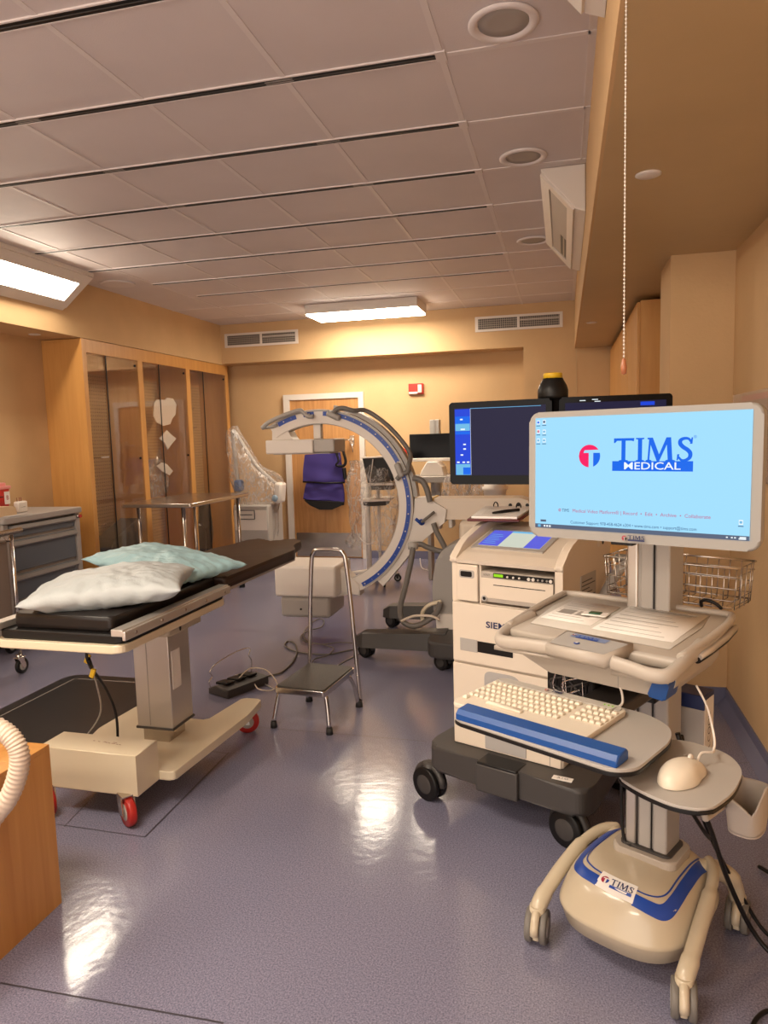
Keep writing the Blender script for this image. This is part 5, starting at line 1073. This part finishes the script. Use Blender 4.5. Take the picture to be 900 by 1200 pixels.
b = M(); ics = [(-.270, .146, s_blue), (-.252, .147, s_txt), (-.270, .121, s_pink), (-.252, .120, s_white), (-.270, .096, s_white), (-.252, .096, s_white), (.258, -.105, s_cy)]
for x, z, m_ in ics:
    b.b2((x-.0045, -.0034, z-.0055), (x+.0045, -.0030, z+.0055), s_white); b.b2((x-.003, -.0038, z-.003), (x+.003, -.0035, z+.003), m_ if m_ is not s_white else s_cy); b.b2((x-.006, -.0034, z-.0105), (x+.006, -.0030, z-.0085), s_txt)
b.b2((-.2712, -.0041, .119), (-.2688, -.0039, .1215), s_blue); b.b2((-.2735, -.0041, .1195), (-.2705, -.0039, .1225), s_green); b.build('desktop_icons', s_white, sc, fix=False)
b = M()
for p in wm_polys(): b.poly([Vector((-.010+x*.0145, -.0068, -.163+y*.010)) for x, y in p], navy)
b.b2((-.010, -.0072, -.1675), (.033, -.0066, -.1635), navy); b.build('bezel_word_mark', navy, t, fix=False)
emblem(lambda x, y, l: Vector((-.020+x, -.0068-l*.0003, -.161+y)), .0065, MATS['emblem_maroon'], black, MATS['silver_bezel']).build('bezel_emblem', None, t, fix=False)
for o in [c for c in t.children]: pass
t.matrix_basis = t.matrix_basis @ tl
b = M(); b.b2((-.05, .058, -.05), (.05, .10, .05), dgrey, .006); b.b2((-.03, .09, -.035), (.04, .215, .0), dgrey, .006); b.build('mount_arm', dgrey, t)
b = M(); b.b2((-.06, .002, -.182), (.0, .03, -.172), black, .003); b.build('under_cover', black, t)
# keyboard
TM = Matrix.Translation(TO) @ Matrix.Rotation(R(TA), 4, 'Z')
t = thing('keyboard', 'cream washable keyboard on the grey tray of the front cart', 'keyboard', TM @ Vector((-.062, -.478, .8465)), TA)
t.scale = (.95, 1.12, 1)
kb = mat('cream_keyboard', (.68, .60, .49), .4)
b = M(); b.prism(rrect(-.198, -.10, .195, .105, .014), .0, .014, 'z', kb, .005); b.prism(rrect(-.19, .076, .185, .103, .01), .012, .018, 'z', mat('keyboard_grey_band', (.50, .46, .41), .4), .003); b.build('case', kb, t)
keym = mat('cream_keys', (.74, .66, .54), .42)
km = M(); km.loft([[Vector((x*s, y*s, z)) for x, y in rrect(-.0075, -.0072, .0075, .0072, .002, 3)] for s, z in ((1, 0), (.96, .004), (.78, .007))]); first = km.build('key', keym, t); first.location = (-.182, .062, .013)
row_y = [.062, .036, .012, -.012, -.036, -.060]; n = 1
for r, y in enumerate(row_y):
    x = -.182
    while x < .185:
        gap = (.098 < x < .108)
        w = 1.0
        if not (r == 0 and x == -.182) and not gap:
            if r == 5 and -.115 < x < .0: x += .0175; continue
            k = first.copy(); C.objects.link(k); k.parent = t; k.location = (x, y, .013); n += 1
        x += .0175 if not gap else .008
        if n > 99: break
k = M(); k.loft([[Vector((-.058+x*s, -.060+y*s, z)) for x, y in rrect(-.055, -.0072, .055, .0072, .002, 3)] for s, z in ((1, .013), (.99, .017), (.96, .020))]); k.build('space_bar', keym, t)
letters('printed_name', 'TIMS', .016, navy, t, .0, .088, .0205, .0006, rot=Matrix.Identity(4)); emblem(lambda x, y, l: Vector((-.032+x, .088+y, .0205+l*.0003)), .006, redp, navy, kb).build('printed_emblem', None, t, fix=False)
b = M(); b.prism(rrect(.135, .070, .172, .094, .004), .0175, .0200, 'z', mat('keyboard_grey_band', (.5, .46, .41), .4), .001)
for k in range(3): b.box((.142+k*.011, .086, .0205), (.004, .004, .001), s_green)
b.build('indicator_panel', None, t)
b = M(); b.tube(smooth_path([(.165, .103, .01), (.17, .125, .02), (.15, .145, .05), (.11, .15, .075), (.10, .17, .09), (.14, .18, .10), (.2, .19, .10)], 6), .0032, white, 8); b.build('cord', white, t)
# mouse
t = thing('computer_mouse', 'cream computer mouse on the small round tray of the front cart', 'mouse', TM @ Vector((.310, -.500, .7945)), TA-6)
t.scale = (1.1, 1.1, 1.1)
def ms(u, v):
    a = 2*PI*u; c_, s_ = math.cos(a), math.sin(a); ph = v*PI/2; rr = math.cos(ph)**.75 if v < 1 else 0
    y = .068*s_*rr; w = .038*(1-.14*math.exp(-((y-.018)/.022)**2)); x = w*c_*rr; z = .036*math.sin(ph)**1.0*(1-.30*max(0, y/.068)**1.3)
    return Vector((x, y, z+.001))
b = M(); b.grid(ms, 48, 20, kb, True); b._add([ms(k/48, 0) for k in range(48)], [tuple(range(48))], kb); b.build('body', kb, t)
b = M(); b.lathe([(0, -.004), (.007, -.003), (.008, 0), (.007, .003), (0, .004)], (0, .034, .030), white, 'x', 16); b.build('scroll_wheel', white, t)
b = M(); b.tube([(-.009, .020, .0355), (-.012, .034, .0325), (-.008, .048, .026)], .0006, grey, 5); b.tube([(.009, .020, .0355), (.012, .034, .0325), (.008, .048, .026)], .0006, grey, 5); b.build('button_seam', grey, t)
b = M(); b.tube(smooth_path([(0, .062, .012), (.0, .08, .025), (.01, .105, .022), (.0, .135, .012), (-.01, .16, .03), (-.04, .19, .08), (-.07, .2, .12)], 6), .0025, white, 8); b.build('cord', white, t)
# black cables at the right
for k, (pts, r_, lab) in enumerate((
  ([(.300, 2.03, .72), (.33, 2.02, .62), (.40, 2.08, .42), (.46, 2.14, .24), (.54, 2.16, .07), (.62, 2.10, .012), (.72, 1.95, .012)], .007, 'thick black cable hanging from the front cart down to the floor at the right'),
  ([(.315, 2.06, .70), (.35, 2.10, .55), (.42, 2.20, .34), (.52, 2.26, .13), (.60, 2.24, .016), (.70, 2.22, .012), (.86, 2.2, .012)], .006, 'black cable hanging from the front cart behind the thick one'),
  ([(.26, 2.10, .66), (.28, 2.06, .58), (.33, 2.08, .50), (.385, 2.12, .40), (.42, 2.2, .33)], .006, 'short black cable curling under the mouse tray'),
  ([(.66, 2.62, .012), (.72, 2.55, .012), (.80, 2.50, .012), (.86, 2.46, .02)], .007, 'black cable on the floor running to the right wall'),
  ([(.475, 1.80, .012), (.465, 1.86, .012), (.49, 1.91, .012), (.53, 1.94, .012), (.60, 1.94, .012), (.70, 1.9, .012)], .006, 'black cable curved on the floor at the lower right corner'))):
    tag(M().tube(smooth_path(pts, 8), r_, black, 8).build('power_cable', black), lab, 'cable', 'black cables at the right')
# ================================================================== LIGHT
w = bpy.data.worlds.new('ambient'); bpy.context.scene.world = w; w.use_nodes = True
w.node_tree.nodes['Background'].inputs[0].default_value = (1, .86, .74, 1); w.node_tree.nodes['Background'].inputs[1].default_value = 1.25
# ================================================================== CAMERA
cd = bpy.data.cameras.new('camera'); cam = bpy.data.objects.new('camera', cd); C.objects.link(cam)
cd.sensor_fit = 'VERTICAL'; cd.sensor_height = 36; cd.lens = 36*FPX/1200; cd.clip_start = .02
a, bb, c = AX; mm = Matrix((( a.x, bb.x, -c.x, 0), (a.y, bb.y, -c.y, 0), (a.z, bb.z, -c.z, CAMH), (0, 0, 0, 1))); cam.matrix_world = mm
sc_ = bpy.context.scene; sc_.camera = cam
sc_.view_settings.view_transform = 'Standard'; sc_.view_settings.look = 'None'; sc_.view_settings.gamma = 1; sc_.view_settings.exposure = EXP; sc_.view_settings.use_curve_mapping = False
